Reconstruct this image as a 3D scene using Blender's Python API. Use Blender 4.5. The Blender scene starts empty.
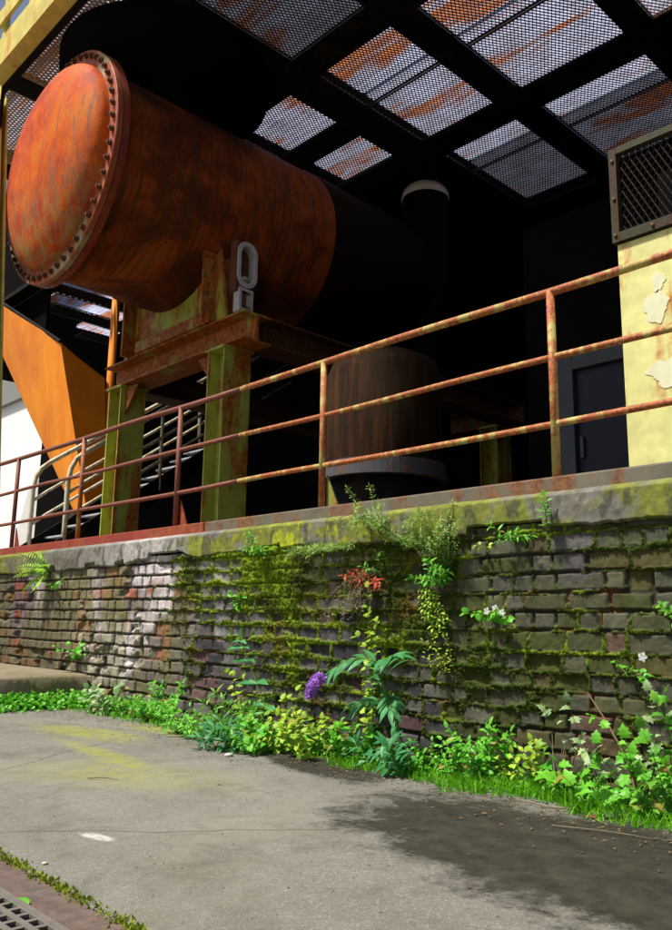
import bpy, math, random
import numpy as np
from mathutils import Vector, Matrix
C = bpy.context.scene
COL = C.collection
PI = math.pi
R_ = math.radians

# ------------------------------------------------------------------ camera
CAM_H, YAW, PITCH, ROLL, FOC = 0.88, R_(46.5), R_(10.8), R_(0.9), 815.0
f0 = Vector((-math.sin(YAW), math.cos(YAW), 0)); r0 = Vector((math.cos(YAW), math.sin(YAW), 0)); zz = Vector((0, 0, 1))
dv = f0 * math.cos(PITCH) + zz * math.sin(PITCH); u0 = -f0 * math.sin(PITCH) + zz * math.cos(PITCH)
rv = r0 * math.cos(ROLL) + u0 * math.sin(ROLL); uv = -r0 * math.sin(ROLL) + u0 * math.cos(ROLL)
cam = bpy.data.cameras.new('camera'); cam_o = bpy.data.objects.new('camera', cam); COL.objects.link(cam_o)
cam_o.matrix_world = Matrix(((rv.x, uv.x, -dv.x, 0), (rv.y, uv.y, -dv.y, 0), (rv.z, uv.z, -dv.z, CAM_H), (0, 0, 0, 1)))
cam.sensor_fit = 'VERTICAL'; cam.sensor_height = 24.0; cam.lens = FOC / 930 * 24.0
cam.clip_start = 0.05; cam.clip_end = 2000
C.camera = cam_o

# ------------------------------------------------------------------ light
SUN_EL, SUN_AZ = R_(61), R_(28)          # azimuth: to the left of the wall's outward normal
world = bpy.data.worlds.new('World'); C.world = world; world.use_nodes = True
wn = world.node_tree; wn.nodes.clear()
sky = wn.nodes.new('ShaderNodeTexSky'); sky.sky_type = 'NISHITA'; sky.sun_disc = False
sky.sun_elevation = SUN_EL; sky.sun_rotation = R_(180) + SUN_AZ
sky.air_density = 1.0; sky.dust_density = 3.0; sky.ozone_density = 0.6
bg = wn.nodes.new('ShaderNodeBackground'); bg.inputs['Strength'].default_value = 0.05
wo = wn.nodes.new('ShaderNodeOutputWorld')
wn.links.new(sky.outputs[0], bg.inputs[0]); wn.links.new(bg.outputs[0], wo.inputs[0])
sl = bpy.data.lights.new('sun', 'SUN'); sl.energy = 3.2; sl.angle = R_(5); sl.color = (1.0, 0.95, 0.86)
so = bpy.data.objects.new('sun', sl); COL.objects.link(so)
sd = Vector((-math.sin(SUN_AZ) * math.cos(SUN_EL), -math.cos(SUN_AZ) * math.cos(SUN_EL), math.sin(SUN_EL)))  # towards the sun
so.rotation_euler = sd.to_track_quat('Z', 'Y').to_euler(); so.location = sd * 40
C.view_settings.view_transform = 'Standard'; C.view_settings.look = 'None'
C.view_settings.exposure = 1.0; C.view_settings.gamma = 1.0; C.view_settings.use_curve_mapping = False
C.cycles.max_bounces = 6; C.cycles.use_denoising = True

# ------------------------------------------------------------------ noise (numpy)
def _hash(ix, iy, s):
    h = (ix.astype(np.int64) * 374761393 + iy.astype(np.int64) * 668265263 + s * 974711) & 0xffffffff
    h = ((h ^ (h >> 13)) * 1274126177) & 0xffffffff
    h = (h ^ (h >> 16)) & 0xffffffff
    return h / 4294967295.0
def vnoise(x, y, s=0):
    ix = np.floor(x); iy = np.floor(y); fx = x - ix; fy = y - iy
    fx = fx * fx * (3 - 2 * fx); fy = fy * fy * (3 - 2 * fy)
    a = _hash(ix, iy, s); b = _hash(ix + 1, iy, s); c = _hash(ix, iy + 1, s); d = _hash(ix + 1, iy + 1, s)
    return (a * (1 - fx) + b * fx) * (1 - fy) + (c * (1 - fx) + d * fx) * fy
def fbm(x, y, s=0, o=4):
    t = 0; a = .5; n = 0
    for k in range(o):
        t = t + a * vnoise(x * 2 ** k + 17.3 * k, y * 2 ** k - 9.1 * k, s + k); n += a; a *= .5
    return t / n
def sstep(a, b, x):
    t = np.clip((x - a) / (b - a), 0, 1); return t * t * (3 - 2 * t)

# ------------------------------------------------------------------ mesh builder
class MB:
    def __init__(s): s.v = []; s.f = []; s.c = []; s.t = 0.5
    def add(s, vs, fs):
        o = len(s.v); s.v += [tuple(p) for p in vs]; s.c += [s.t] * len(vs)
        s.f += [tuple(o + i for i in q) for q in fs]
    def box(s, x0, x1, y0, y1, z0, z1):
        s.add([(x, y, z) for x in (x0, x1) for y in (y0, y1) for z in (z0, z1)],
              [(0, 1, 3, 2), (4, 6, 7, 5), (0, 4, 5, 1), (2, 3, 7, 6), (0, 2, 6, 4), (1, 5, 7, 3)])
        return s
    def tube(s, pts, r, n=10, caps=True):
        pts = [Vector(p) for p in pts]; rs = r if isinstance(r, (list, tuple)) else [r] * len(pts)
        vs = []; up = None
        for i, p in enumerate(pts):
            d = ((pts[min(i + 1, len(pts) - 1)] - pts[max(i - 1, 0)])).normalized()
            if up is None: up = d.orthogonal().normalized()
            a = (up - d * up.dot(d)); a = a.normalized() if a.length > 1e-6 else d.orthogonal().normalized()
            up = a; b = d.cross(a)
            for k in range(n):
                t = 2 * PI * k / n; vs.append(p + (a * math.cos(t) + b * math.sin(t)) * rs[i])
        fs = [(i * n + k, i * n + (k + 1) % n, (i + 1) * n + (k + 1) % n, (i + 1) * n + k) for i in range(len(pts) - 1) for k in range(n)]
        if caps:
            fs.append(tuple(range(n - 1, -1, -1))); fs.append(tuple((len(pts) - 1) * n + k for k in range(n)))
        s.add(vs, fs); return s
    def lathe(s, prof, c, axis='Z', n=64, close=False):
        """prof: (radius, height) pairs turned round an axis through c"""
        vs = []
        for r, h in prof:
            for k in range(n):
                t = 2 * PI * k / n; a, b = r * math.cos(t), r * math.sin(t)
                vs.append((c[0] + a, c[1] + b, c[2] + h) if axis == 'Z' else (c[0] + a, c[1] + h, c[2] + b))
        m = len(prof)
        fs = []
        for i in range(m if close else m - 1):
            j = (i + 1) % m
            for k in range(n):
                q = (i * n + k, i * n + (k + 1) % n, j * n + (k + 1) % n, j * n + k)
                fs.append(q if axis == 'Z' else q[::-1])
        s.add(vs, fs); return s
    def prism(s, poly, a, ext):
        """polygon of 3-D points extruded by vector ext"""
        n = len(poly); e = Vector(ext); p = [Vector(q) for q in poly]
        s.add(p + [q + e for q in p], [tuple(range(n)), tuple(range(2 * n - 1, n - 1, -1))] + [(i, i + n, (i + 1) % n + n, (i + 1) % n) for i in range(n)])
        return s

def obj(name, mb, mat, parent=None, smooth=False, bevel=0):
    me = bpy.data.meshes.new(name)
    off = Vector(parent_loc(parent)) if parent else Vector((0, 0, 0))
    me.from_pydata([(Vector(v) - off) for v in mb.v], [], mb.f); me.update()
    at = me.attributes.new('tint', 'FLOAT', 'POINT'); at.data.foreach_set('value', mb.c)
    bm_fix(me)
    if smooth: me.polygons.foreach_set('use_smooth', [True] * len(me.polygons))
    if mat: me.materials.append(mat)
    o = bpy.data.objects.new(name, me); COL.objects.link(o)
    if parent: o.parent = parent
    if bevel:
        b = o.modifiers.new('bevel', 'BEVEL'); b.width = bevel; b.segments = 2; b.limit_method = 'ANGLE'; b.angle_limit = R_(40)
    return o
def parent_loc(p):
    l = Vector((0, 0, 0))
    while p is not None: l = l + p.location; p = p.parent
    return l
FIX = True
def bm_fix(me):
    import bmesh
    if len(me.polygons) > 60000: return
    b = bmesh.new(); b.from_mesh(me); bmesh.ops.recalc_face_normals(b, faces=b.faces); b.to_mesh(me); b.free()
def thing(name, label, cat, loc=(0, 0, 0), group=None):
    o = bpy.data.objects.new(name, None); COL.objects.link(o); o.location = loc; o.empty_display_size = .2
    return tag(o, label, cat, group)
def tag(o, label, cat, group=None):
    o['label'] = label; o['category'] = cat
    if group: o['group'] = group
    return o
def kind(o, k): o['kind'] = k; return o
def grid_mesh(name, P, mat, parent=None, col=None, smooth=True):
    """P: (rows, cols, 3) array of points -> one sheet"""
    r, c = P.shape[:2]
    off = np.array(parent_loc(parent)) if parent else np.zeros(3)
    V = (P - off).reshape(-1, 3).astype(np.float32)
    i = np.arange(r - 1)[:, None] * c + np.arange(c - 1)[None]
    F = np.stack([i, i + 1, i + c + 1, i + c], -1).reshape(-1, 4).astype(np.int32)
    me = bpy.data.meshes.new(name)
    me.vertices.add(len(V)); me.vertices.foreach_set('co', V.ravel())
    me.loops.add(F.size); me.loops.foreach_set('vertex_index', F.ravel())
    me.polygons.add(len(F)); me.polygons.foreach_set('loop_start', np.arange(0, F.size, 4, dtype=np.int32))
    me.polygons.foreach_set('loop_total', np.full(len(F), 4, np.int32))
    me.update(calc_edges=True)
    me.polygons.foreach_set('use_smooth', np.full(len(F), smooth))
    if col is not None:
        a = me.color_attributes.new('albedo', 'FLOAT_COLOR', 'POINT')
        a.data.foreach_set('color', np.concatenate([col.reshape(-1, 3), np.ones((len(V), 1))], 1).astype(np.float32).ravel())
    me.materials.append(mat); me.validate()
    o = bpy.data.objects.new(name, me); COL.objects.link(o)
    if parent: o.parent = parent
    return o

# ------------------------------------------------------------------ materials
class NT:
    def __init__(s, name):
        s.m = bpy.data.materials.new(name); s.m.use_nodes = True; s.t = s.m.node_tree; s.b = s.t.nodes['Principled BSDF']
        s.co = s.t.nodes.new('ShaderNodeTexCoord').outputs['Object']
    def n(s, ty, **k):
        q = s.t.nodes.new(ty)
        for a, b in k.items(): setattr(q, a, b)
        return q
    def l(s, a, b): s.t.links.new(a, b)
    def mapped(s, sc):
        q = s.n('ShaderNodeMapping'); q.inputs['Scale'].default_value = sc; s.l(s.co, q.inputs['Vector']); return q.outputs[0]
    def noise(s, scale, detail=5, rough=.6, vec=None, dist=0.0):
        q = s.n('ShaderNodeTexNoise'); q.inputs['Scale'].default_value = scale; q.inputs['Detail'].default_value = detail
        q.inputs['Roughness'].default_value = rough; q.inputs['Distortion'].default_value = dist
        s.l(vec or s.co, q.inputs['Vector']); return q.outputs['Fac']
    def ramp(s, fac, stops):
        q = s.n('ShaderNodeValToRGB'); e = q.color_ramp.elements
        while len(e) < len(stops): e.new(0.5)
        for i, (p, c) in enumerate(stops):
            e[i].position = p; e[i].color = (c, c, c, 1) if isinstance(c, (int, float)) else (*c, 1)
        s.l(fac, q.inputs[0]); return q.outputs[0]
    def mix(s, fac, a, b, mode='MIX'):
        q = s.n('ShaderNodeMix', data_type='RGBA', blend_type=mode)
        for i, v in ((0, fac), (6, a), (7, b)):
            if isinstance(v, (int, float)): q.inputs[i].default_value = v
            elif isinstance(v, tuple): q.inputs[i].default_value = (*v, 1)
            else: s.l(v, q.inputs[i])
        return q.outputs[2]
    def bump(s, h, strength=.3, dist=.01):
        q = s.n('ShaderNodeBump'); q.inputs['Strength'].default_value = strength; q.inputs['Distance'].default_value = dist
        s.l(h, q.inputs['Height']); s.l(q.outputs[0], s.b.inputs['Normal'])
    def base(s, c):
        if isinstance(c, tuple): s.b.inputs['Base Color'].default_value = (*c, 1)
        else: s.l(c, s.b.inputs['Base Color'])
    def rough(s, r):
        if isinstance(r, (int, float)): s.b.inputs['Roughness'].default_value = r
        else: s.l(r, s.b.inputs['Roughness'])
    def spec(s, v): s.b.inputs['Specular IOR Level'].default_value = v

def rusty(name, paint, rust_lo, rust_hi, amount=.5, scale=3.0, streak=.25, rough=.65, spec=.3, bumpy=.3, axis=2):
    """painted steel breaking out in rust: patches plus runs along one axis"""
    m = NT(name)
    st = [1, 1, 1]; st[axis] = streak
    v = m.mapped(tuple(st))
    big = m.noise(scale, 6, .65, v, .6); fine = m.noise(scale * 9, 6, .7)
    run = m.noise(scale * 4, 4, .6, m.mapped(tuple(1 if i != axis else .06 for i in range(3))))
    mask = m.ramp(m.mix(.35, big, run), [(max(0, .62 - amount * .4), 0.0), (.70 - amount * .4, 1.0)])
    rust = m.mix(m.ramp(fine, [(.35, 0.0), (.65, 1.0)]), rust_lo, rust_hi)
    pnt = m.mix(m.ramp(m.noise(scale * 2.3, 5), [(.3, 0.0), (.75, 1.0)]), paint, tuple(c * .62 for c in paint))
    m.base(m.mix(mask, pnt, rust)); m.rough(rough); m.spec(spec); m.bump(m.mix(.5, fine, mask), bumpy, .006)
    return m.m
def plain(name, col, rough=.7, var=.35, scale=6, spec=.3, bumpy=.2):
    m = NT(name)
    m.base(m.mix(m.noise(scale, 6, .65), tuple(c * (1 - var) for c in col), tuple(min(1, c * (1 + var)) for c in col)))
    m.rough(rough); m.spec(spec); m.bump(m.noise(scale * 8, 4), bumpy, .004); return m.m

M = {}
M['soot'] = plain('sooty_steel', (.005, .0048, .0045), .9, .4, 2, .02)  # near-black colour carries the deep shade of the hall interior
M['soot_beam'] = rusty('sooty_beam', (.010, .010, .009), (.02, .012, .006), (.035, .02, .01), .25, 2, .5, .8, .1)  # steel kept near black for the same interior shade
M['rail'] = rusty('rail_rust', (.52, .44, .13), (.18, .04, .015), (.50, .16, .05), .50, 5, 1, .6, .3, .4)
M['rail_purple'] = rusty('rail_rust_purple', (.22, .08, .06), (.11, .03, .03), (.30, .10, .05), .6, 5, 1, .6, .3, .4)
M['leg'] = rusty('support_paint', (.50, .54, .08), (.16, .045, .01), (.60, .20, .03), .36, 1.6, .45, .6, .3)
M['leg_rust'] = rusty('support_rust', (.40, .38, .08), (.14, .04, .01), (.55, .16, .025), .58, 1.4, 1, .65, .25)
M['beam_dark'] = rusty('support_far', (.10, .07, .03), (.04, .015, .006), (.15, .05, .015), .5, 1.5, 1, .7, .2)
M['yellow'] = rusty('yellow_plate', (.80, .78, .30), (.40, .12, .02), (.62, .26, .05), .20, 2.2, .8, .55, .3)
M['yellow_col'] = rusty('yellow_column', (.75, .62, .14), (.45, .16, .03), (.7, .3, .05), .18, 1.6, .5, .55, .3)
M['green_col'] = rusty('green_post', (.28, .30, .06), (.16, .05, .01), (.4, .15, .03), .35, 3, .5, .6, .3)
M['grey'] = plain('grey_casting', (.50, .47, .44), .6, .35, 9)
M['white_metal'] = rusty('white_rail_paint', (.72, .68, .50), (.32, .12, .03), (.6, .35, .12), .3, 4, 1, .5, .3)
M['redkerb'] = rusty('red_kerb', (.30, .045, .025), (.18, .03, .015), (.34, .10, .03), .35, 2.5, 1, .6, .3)
M['kerb'] = rusty('rust_kerb', (.17, .15, .11), (.10, .05, .03), (.26, .12, .05), .42, 2.6, 1, .75, .2, .4)
M['vessel'] = None
M['bitumen'] = plain('tar_coating', (.012, .007, .005), .85, .5, 2, .05)  # near-black colour for the tank's rear, standing in for shade
M['greyring'] = rusty('grey_ring', (.10, .095, .10), (.10, .04, .02), (.2, .1, .05), .3, 3, 1, .6, .3)
M['navy'] = plain('navy_door', (.005, .006, .018), .5, .3, 4, .3)
M['doorframe'] = plain('door_frame_paint', (.055, .06, .065), .6, .3, 5)
M['tread'] = plain('stair_tread', (.42, .42, .44), .5, .3, 5)
M['pale'] = plain('pale_render', (.62, .60, .57), .8, .2, .6)
M['iron'] = plain('cast_iron', (.14, .125, .11), .55, .4, 20, .5)
M['mesh'] = plain('grating_steel', (.028, .026, .028), .5, .4, 3, .3)
M['mesh_warm'] = plain('grating_rust', (.42, .26, .13), .6, .4, 3, .3)
M['stub'] = plain('yellow_stub', (.45, .40, .16), .6, .3, 5)

def tank_mat(name, dome):
    m = NT(name)
    if dome:
        v = m.mapped((9.0, 9.0, .30))
        big = m.noise(1.1, 6, .65, None, .4); run = m.noise(2.2, 5, .7, v, .2); fine = m.noise(22, 6, .7)
        c = m.ramp(big, [(.28, (.32, .050, .022)), (.40, (.46, .050, .006)), (.54, (.68, .115, .003)), (.72, (.62, .21, .010))])
        c = m.mix(m.ramp(run, [(.53, 0.0), (.59, .65)]), c, (.20, .10, .095))
        # pale scale gathers low on the plate
        sx = m.n('ShaderNodeSeparateXYZ'); m.l(m.co, sx.inputs[0])
        low = m.n('ShaderNodeMapRange'); low.inputs[1].default_value = -.2; low.inputs[2].default_value = -1.6; m.l(sx.outputs[2], low.inputs[0])
        lw = m.n('ShaderNodeMath', operation='MULTIPLY'); m.l(low.outputs[0], lw.inputs[0]); m.l(m.ramp(m.noise(3, 6, .7, m.mapped((2.5, 2.5, .6))), [(.42, 0.0), (.6, .85)]), lw.inputs[1])
        c = m.mix(lw.outputs[0], c, (.30, .26, .09))
    else:
        v = m.mapped((.6, 12, .6))
        big = m.noise(.9, 6, .7, None, .5); run = m.noise(1.6, 5, .7, v, .2); fine = m.noise(20, 6, .7)
        c = m.ramp(big, [(.32, (.024, .009, .004)), (.47, (.15, .030, .006)), (.60, (.36, .070, .008)), (.75, (.22, .11, .018))])
        c = m.mix(m.ramp(run, [(.50, 0.0), (.58, .7)]), c, (.045, .036, .012))
    c = m.mix(m.ramp(fine, [(.3, .35), (.6, 0.0)]), c, (.12, .03, .015))
    m.base(c); m.rough(.68 if dome else .7); m.spec(.10 if dome else .10); m.bump(m.mix(.5, fine, run), .25, .008); return m.m
m = NT('vessel_rust')
v = m.mapped((7, 7, .5)); run = m.noise(1.5, 6, .7, v, .2); big = m.noise(1.1, 5)
c = m.ramp(run, [(.32, (.004, .002, .001)), (.5, (.024, .008, .002)), (.66, (.065, .021, .004))])
c = m.mix(m.ramp(big, [(.4, 0.0), (.65, .6)]), c, (.03, .022, .004)); m.base(c); m.rough(.85); m.spec(.15); m.bump(run, .3, .01); M['vessel'] = m.m
M['dome'] = tank_mat('tank_end_rust', True); M['shell'] = tank_mat('tank_shell_rust', False)
M['flange'] = rusty('flange_paint', (.46, .40, .20), (.30, .055, .02), (.44, .12, .05), .52, 1.0, 1, .6, .3)
M['bolt'] = rusty('bolt_rust', (.10, .05, .03), (.06, .02, .012), (.2, .07, .03), .5, 6, 1, .6, .3)
m = NT('hopper_rust')
v = m.mapped((2.2, 2.2, .5)); run = m.noise(1.1, 8, .62, v, .6); big = m.noise(.5, 5)
c = m.ramp(run, [(.2, (.72, .18, .010)), (.5, (.86, .27, .014)), (.8, (.90, .34, .025))])
c = m.mix(m.ramp(big, [(.5, 0.0), (.75, .55)]), c, (.50, .10, .03))
m.base(c); m.rough(.6); m.spec(.2); m.bump(run, .2, .01); M['hopper'] = m.m

# translucent roofing sheet, blue-white with rust blooms; darkened copy where bays get little light
def sheet_mat(name, k):
    m = NT(name)
    t = m.t; t.nodes.remove(m.b); out = [n for n in t.nodes if n.type == 'OUTPUT_MATERIAL'][0]
    big = m.noise(.55, 6, .7, m.mapped((.35, 1.6, 1)), .5); dirt = m.noise(2.2, 6, .7)
    c = m.mix(m.ramp(dirt, [(.35, 0.0), (.7, 1.0)]), (.64, .68, .92), (.34, .34, .42))
    c = m.mix(m.ramp(big, [(.52, 0.0), (.58, .9)]), c, m.mix(m.ramp(m.noise(5, 5), [(.4, 0.0), (.6, 1.0)]), (.60, .17, .02), (.34, .11, .05)))
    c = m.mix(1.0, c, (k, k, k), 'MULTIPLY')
    tr = m.n('ShaderNodeBsdfTranslucent'); df = m.n('ShaderNodeBsdfDiffuse'); mx = m.n('ShaderNodeMixShader'); mx.inputs[0].default_value = .82
    m.l(c, tr.inputs[0]); m.l(c, df.inputs[0]); m.l(df.outputs[0], mx.inputs[1]); m.l(tr.outputs[0], mx.inputs[2]); m.l(mx.outputs[0], out.inputs[0]); return m.m
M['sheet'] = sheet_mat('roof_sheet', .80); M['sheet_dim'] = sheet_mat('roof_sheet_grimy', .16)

# heightfield wall: albedo per vertex (brick, moss, lime), fine grain in the shader
def field_mat(name, grain=60):
    m = NT(name); a = m.n('ShaderNodeVertexColor'); a.layer_name = 'albedo'
    g = m.noise(grain, 6, .75); g2 = m.noise(grain * .22, 5, .7)
    k = m.mix(.5, m.ramp(g, [(.25, .45), (.75, 1.5)]), m.ramp(g2, [(.25, .55), (.75, 1.45)]))
    m.base(m.mix(1.0, a.outputs[0], k, 'MULTIPLY')); m.rough(.88); m.spec(.2); m.bump(m.mix(.4, g, g2), .55, .006); return m.m
M['wall'] = field_mat('old_brick'); M['coping'] = field_mat('old_concrete', 45)

# asphalt
m = NT('asphalt')
sp = m.n('ShaderNodeTexVoronoi'); sp.inputs['Scale'].default_value = 120; m.l(m.co, sp.inputs['Vector'])
g = m.noise(140, 4, .8); md = m.noise(9, 6, .7); bg_ = m.noise(.9, 6, .65, None, .4)
c = m.mix(m.ramp(g, [(.3, 0.0), (.7, 1.0)]), (.088, .087, .074), (.205, .200, .172))
c = m.mix(m.ramp(md, [(.35, 0.0), (.7, .55)]), c, (.205, .195, .170))
c = m.mix(m.ramp(sp.outputs['Color'], [(.68, 0.0), (.84, .5)]), c, (.29, .28, .255))
c = m.mix(m.ramp(sp.outputs['Color'], [(.14, .5), (.22, 0.0)]), c, (.08, .075, .062))
c = m.mix(m.ramp(bg_, [(.46, 0.0), (.68, .5)]), c, (.115, .100, .070))
c = m.mix(m.ramp(m.noise(.42, 7, .72, None, .8), [(.50, 0.0), (.62, .45)]), c, (.235, .228, .185))
c = m.mix(m.ramp(m.noise(3.2, 8, .78, None, .5), [(.50, 0.0), (.66, .55)]), c, (.085, .080, .062))
ck = m.n('ShaderNodeTexVoronoi', feature='DISTANCE_TO_EDGE'); ck.inputs['Scale'].default_value = .42; ckv = m.n('ShaderNodeMix', data_type='VECTOR'); ckn = m.n('ShaderNodeTexNoise'); ckn.inputs['Scale'].default_value = 2.5; ckn.inputs['Detail'].default_value = 8; m.l(m.co, ckn.inputs['Vector']); ckv.inputs[0].default_value = .12; m.l(m.co, ckv.inputs[4]); m.l(ckn.outputs['Color'], ckv.inputs[5]); m.l(ckv.outputs[1], ck.inputs['Vector'])
c = m.mix(m.ramp(ck.outputs['Distance'], [(.0, .75), (.004, 0.0)]), c, (.05, .047, .035))
def blob(px, py, rx, ry, soft=.5, rot=0.0):
    """mask of an irregular stain with its own place and size on the ground"""
    mp = m.n('ShaderNodeMapping'); mp.vector_type = 'TEXTURE'; mp.inputs['Location'].default_value = (px, py, 0); mp.inputs['Rotation'].default_value = (0, 0, rot)
    mp.inputs['Scale'].default_value = (rx, ry, 1e3); m.l(m.co, mp.inputs[0])
    ln = m.n('ShaderNodeVectorMath', operation='LENGTH'); m.l(mp.outputs[0], ln.inputs[0])
    ad = m.n('ShaderNodeMath', operation='MULTIPLY_ADD'); m.l(m.noise(2.6, 9, .78, None, .3), ad.inputs[0]); ad.inputs[1].default_value = -1.5; ad.inputs[2].default_value = 1.75
    sm = m.n('ShaderNodeMath', operation='SUBTRACT'); m.l(ad.outputs[0], sm.inputs[0]); m.l(ln.outputs['Value'], sm.inputs[1])
    mr = m.n('ShaderNodeMapRange'); mr.inputs[1].default_value = 0; mr.inputs[2].default_value = soft * .35; m.l(sm.outputs[0], mr.inputs[0])
    return mr.outputs[0]
def mx2(a, b):
    q = m.n('ShaderNodeMath', operation='MAXIMUM'); m.l(a, q.inputs[0]); m.l(b, q.inputs[1]); return q.outputs[0]
mossm = mx2(mx2(blob(-6.1, 3.15, .85, .30, 1.6, .1), blob(-5.0, 2.75, 1.1, .14, 1.6, -.1)), mx2(blob(-5.6, 3.72, .9, .2, 1.6, .1), blob(-4.4, 2.5, .9, .5, 3.5, .4)))
c = m.mix(m.mix(1.0, mossm, m.ramp(m.noise(11, 6, .75), [(.35, .1), (.65, .9)]), 'MULTIPLY'), c, (.27, .28, .030))
wet = mx2(blob(-1.75, 3.02, 1.45, .72, .7, -.12), blob(-3.95, 3.62, .75, .28, .8, -.25))
c = m.mix(m.mix(1.0, wet, m.ramp(m.noise(5, 6, .7), [(.3, .85), (.55, 1.0)]), 'MULTIPLY'), c, m.mix(m.ramp(md, [(.4, 0.0), (.65, 1.0)]), (.020, .018, .015), (.040, .036, .024)))
paint = blob(-3.23, 1.75, .12, .045, 1.0, .2)
c = m.mix(m.mix(1.0, paint, m.ramp(m.noise(30, 5), [(.3, .2), (.6, .7)]), 'MULTIPLY'), c, (.62, .61, .58))
m.base(c)
rr = m.n('ShaderNodeMapRange'); rr.inputs[3].default_value = .9; rr.inputs[4].default_value = .62; m.l(wet, rr.inputs[0]); m.rough(rr.outputs[0]); m.spec(.3)
m.bump(m.mix(.30, m.mix(.6, g, sp.outputs['Distance']), md), .6, .006); M['asphalt'] = m.m

m = NT('red_setts')
br = m.n('ShaderNodeTexBrick'); br.inputs['Scale'].default_value = 1; br.inputs['Brick Width'].default_value = .42; br.inputs['Row Height'].default_value = .2; br.inputs['Mortar Size'].default_value = .006
br.inputs['Color1'].default_value = (.105, .062, .050, 1); br.inputs['Color2'].default_value = (.15, .095, .080, 1); br.inputs['Mortar'].default_value = (.10, .075, .065, 1); m.l(m.co, br.inputs['Vector'])
c = m.mix(m.ramp(m.noise(4, 6, .7), [(.45, 0.0), (.7, .8)]), br.outputs[0], (.15, .135, .12))
c = m.mix(m.ramp(m.noise(14, 6, .75), [(.4, .7), (.62, 0.0)]), c, (.055, .042, .030))
m.base(c); m.rough(.75); m.bump(m.noise(60, 5), .4, .005); M['setts'] = m.m

m = NT('mossy_concrete')
c = m.mix(m.ramp(m.noise(2.5, 6, .7), [(.38, 0.0), (.62, 1.0)]), (.22, .17, .12), (.13, .125, .04))
c = m.mix(m.ramp(m.noise(25, 5), [(.4, 0.0), (.7, .5)]), c, (.28, .23, .17)); m.base(c); m.rough(.9); m.bump(m.noise(30, 6), .5, .008); M['step'] = m.m
M['floor'] = plain('platform_concrete', (.028, .023, .018), .85, .3, 2)

def leaf_mat(name, c1, c2, trans=.3, rough=.45, blem=False):
    m = NT(name); a = m.n('ShaderNodeAttribute'); a.attribute_name = 'tint'
    c = m.mix(a.outputs['Fac'], c1, c2); c = m.mix(m.ramp(m.noise(30, 4), [(.3, .45), (.6, 0.0)]), c, tuple(x * .5 for x in c1))
    if blem: c = m.mix(m.ramp(a.outputs['Fac'], [(.90, 0.0), (.95, .85)]), c, (.30, .20, .04))
    m.base(c); m.rough(rough); m.spec(.3)
    tr = m.n('ShaderNodeBsdfTranslucent'); m.l(c, tr.inputs[0]); mx = m.n('ShaderNodeMixShader'); mx.inputs[0].default_value = trans
    out = [n for n in m.t.nodes if n.type == 'OUTPUT_MATERIAL'][0]
    m.l(m.b.outputs[0], mx.inputs[1]); m.l(tr.outputs[0], mx.inputs[2]); m.l(mx.outputs[0], out.inputs[0]); return m.m
L = {'bright': leaf_mat('leaf_bright', (0.070, 0.341, 0.023), (0.248, 0.713, 0.046), blem=True),
     'mid': leaf_mat('leaf_mid', (0.062, 0.248, 0.019), (0.217, 0.512, 0.046), blem=True),
     'yellow': leaf_mat('leaf_yellowgreen', (0.186, 0.372, 0.023), (0.558, 0.744, 0.062), blem=True),
     'blue': leaf_mat('leaf_bluegreen', (0.030, 0.190, 0.045), (0.10, 0.40, 0.13)),
     'pale': leaf_mat('leaf_pale', (0.217, 0.341, 0.155), (0.527, 0.698, 0.310), blem=True),
     'feather': leaf_mat('leaf_feather', (0.155, 0.295, 0.046), (0.403, 0.589, 0.124)),
     'red': leaf_mat('leaf_red', (0.341, 0.023, 0.016), (0.775, 0.124, 0.046)),
     'dry': leaf_mat('dry_stalk', (.20, .15, .09), (.40, .33, .20)),
     'fern': leaf_mat('leaf_fern', (0.217, 0.527, 0.016), (0.558, 0.800, 0.046)),
     'grass': leaf_mat('leaf_grass', (0.078, 0.341, 0.009), (0.264, 0.651, 0.019)),
     'moss': leaf_mat('moss_tuft', (0.050, 0.059, 0.004), (0.144, 0.162, 0.011), .15, .8),
     'mossline': leaf_mat('moss_joint', (0.140, 0.200, 0.006), (0.320, 0.380, 0.020), .15, .8),
     'purple': leaf_mat('petal_purple', (.40, .13, .66), (.68, .38, .88), .25),
     'white': leaf_mat('petal_white', (.6, .62, .6), (.8, .82, .8), .2),
     'stem': leaf_mat('stem_green', (0.093, 0.186, 0.023), (0.217, 0.341, 0.062), .1),
     'twig': leaf_mat('twig_brown', (.10, .06, .03), (.25, .17, .09), .0, .8)}

# ================================================================== SETTING
def sheet(name, x0, x1, y0, y1, z, mat, k='structure'):
    mb = MB(); mb.add([(x0, y0, z), (x1, y0, z), (x1, y1, z), (x0, y1, z)], [(0, 1, 2, 3)])
    return kind(obj(name, mb, mat), k)
sheet('ground', -300, 300, -300, 300, 0, M['asphalt'])
mb = MB(); mb.box(-14, 3, -1.5, 1.335, -.05, .006); kind(obj('paving', mb, M['setts']), 'structure')
mb = MB(); mb.box(-34, 12, 4.46, 19, 1.45, 1.70); kind(obj('platform_floor', mb, M['floor']), 'structure')

WY = 4.19                                   # plane of the brick face
rng = np.random.default_rng(7)
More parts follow.
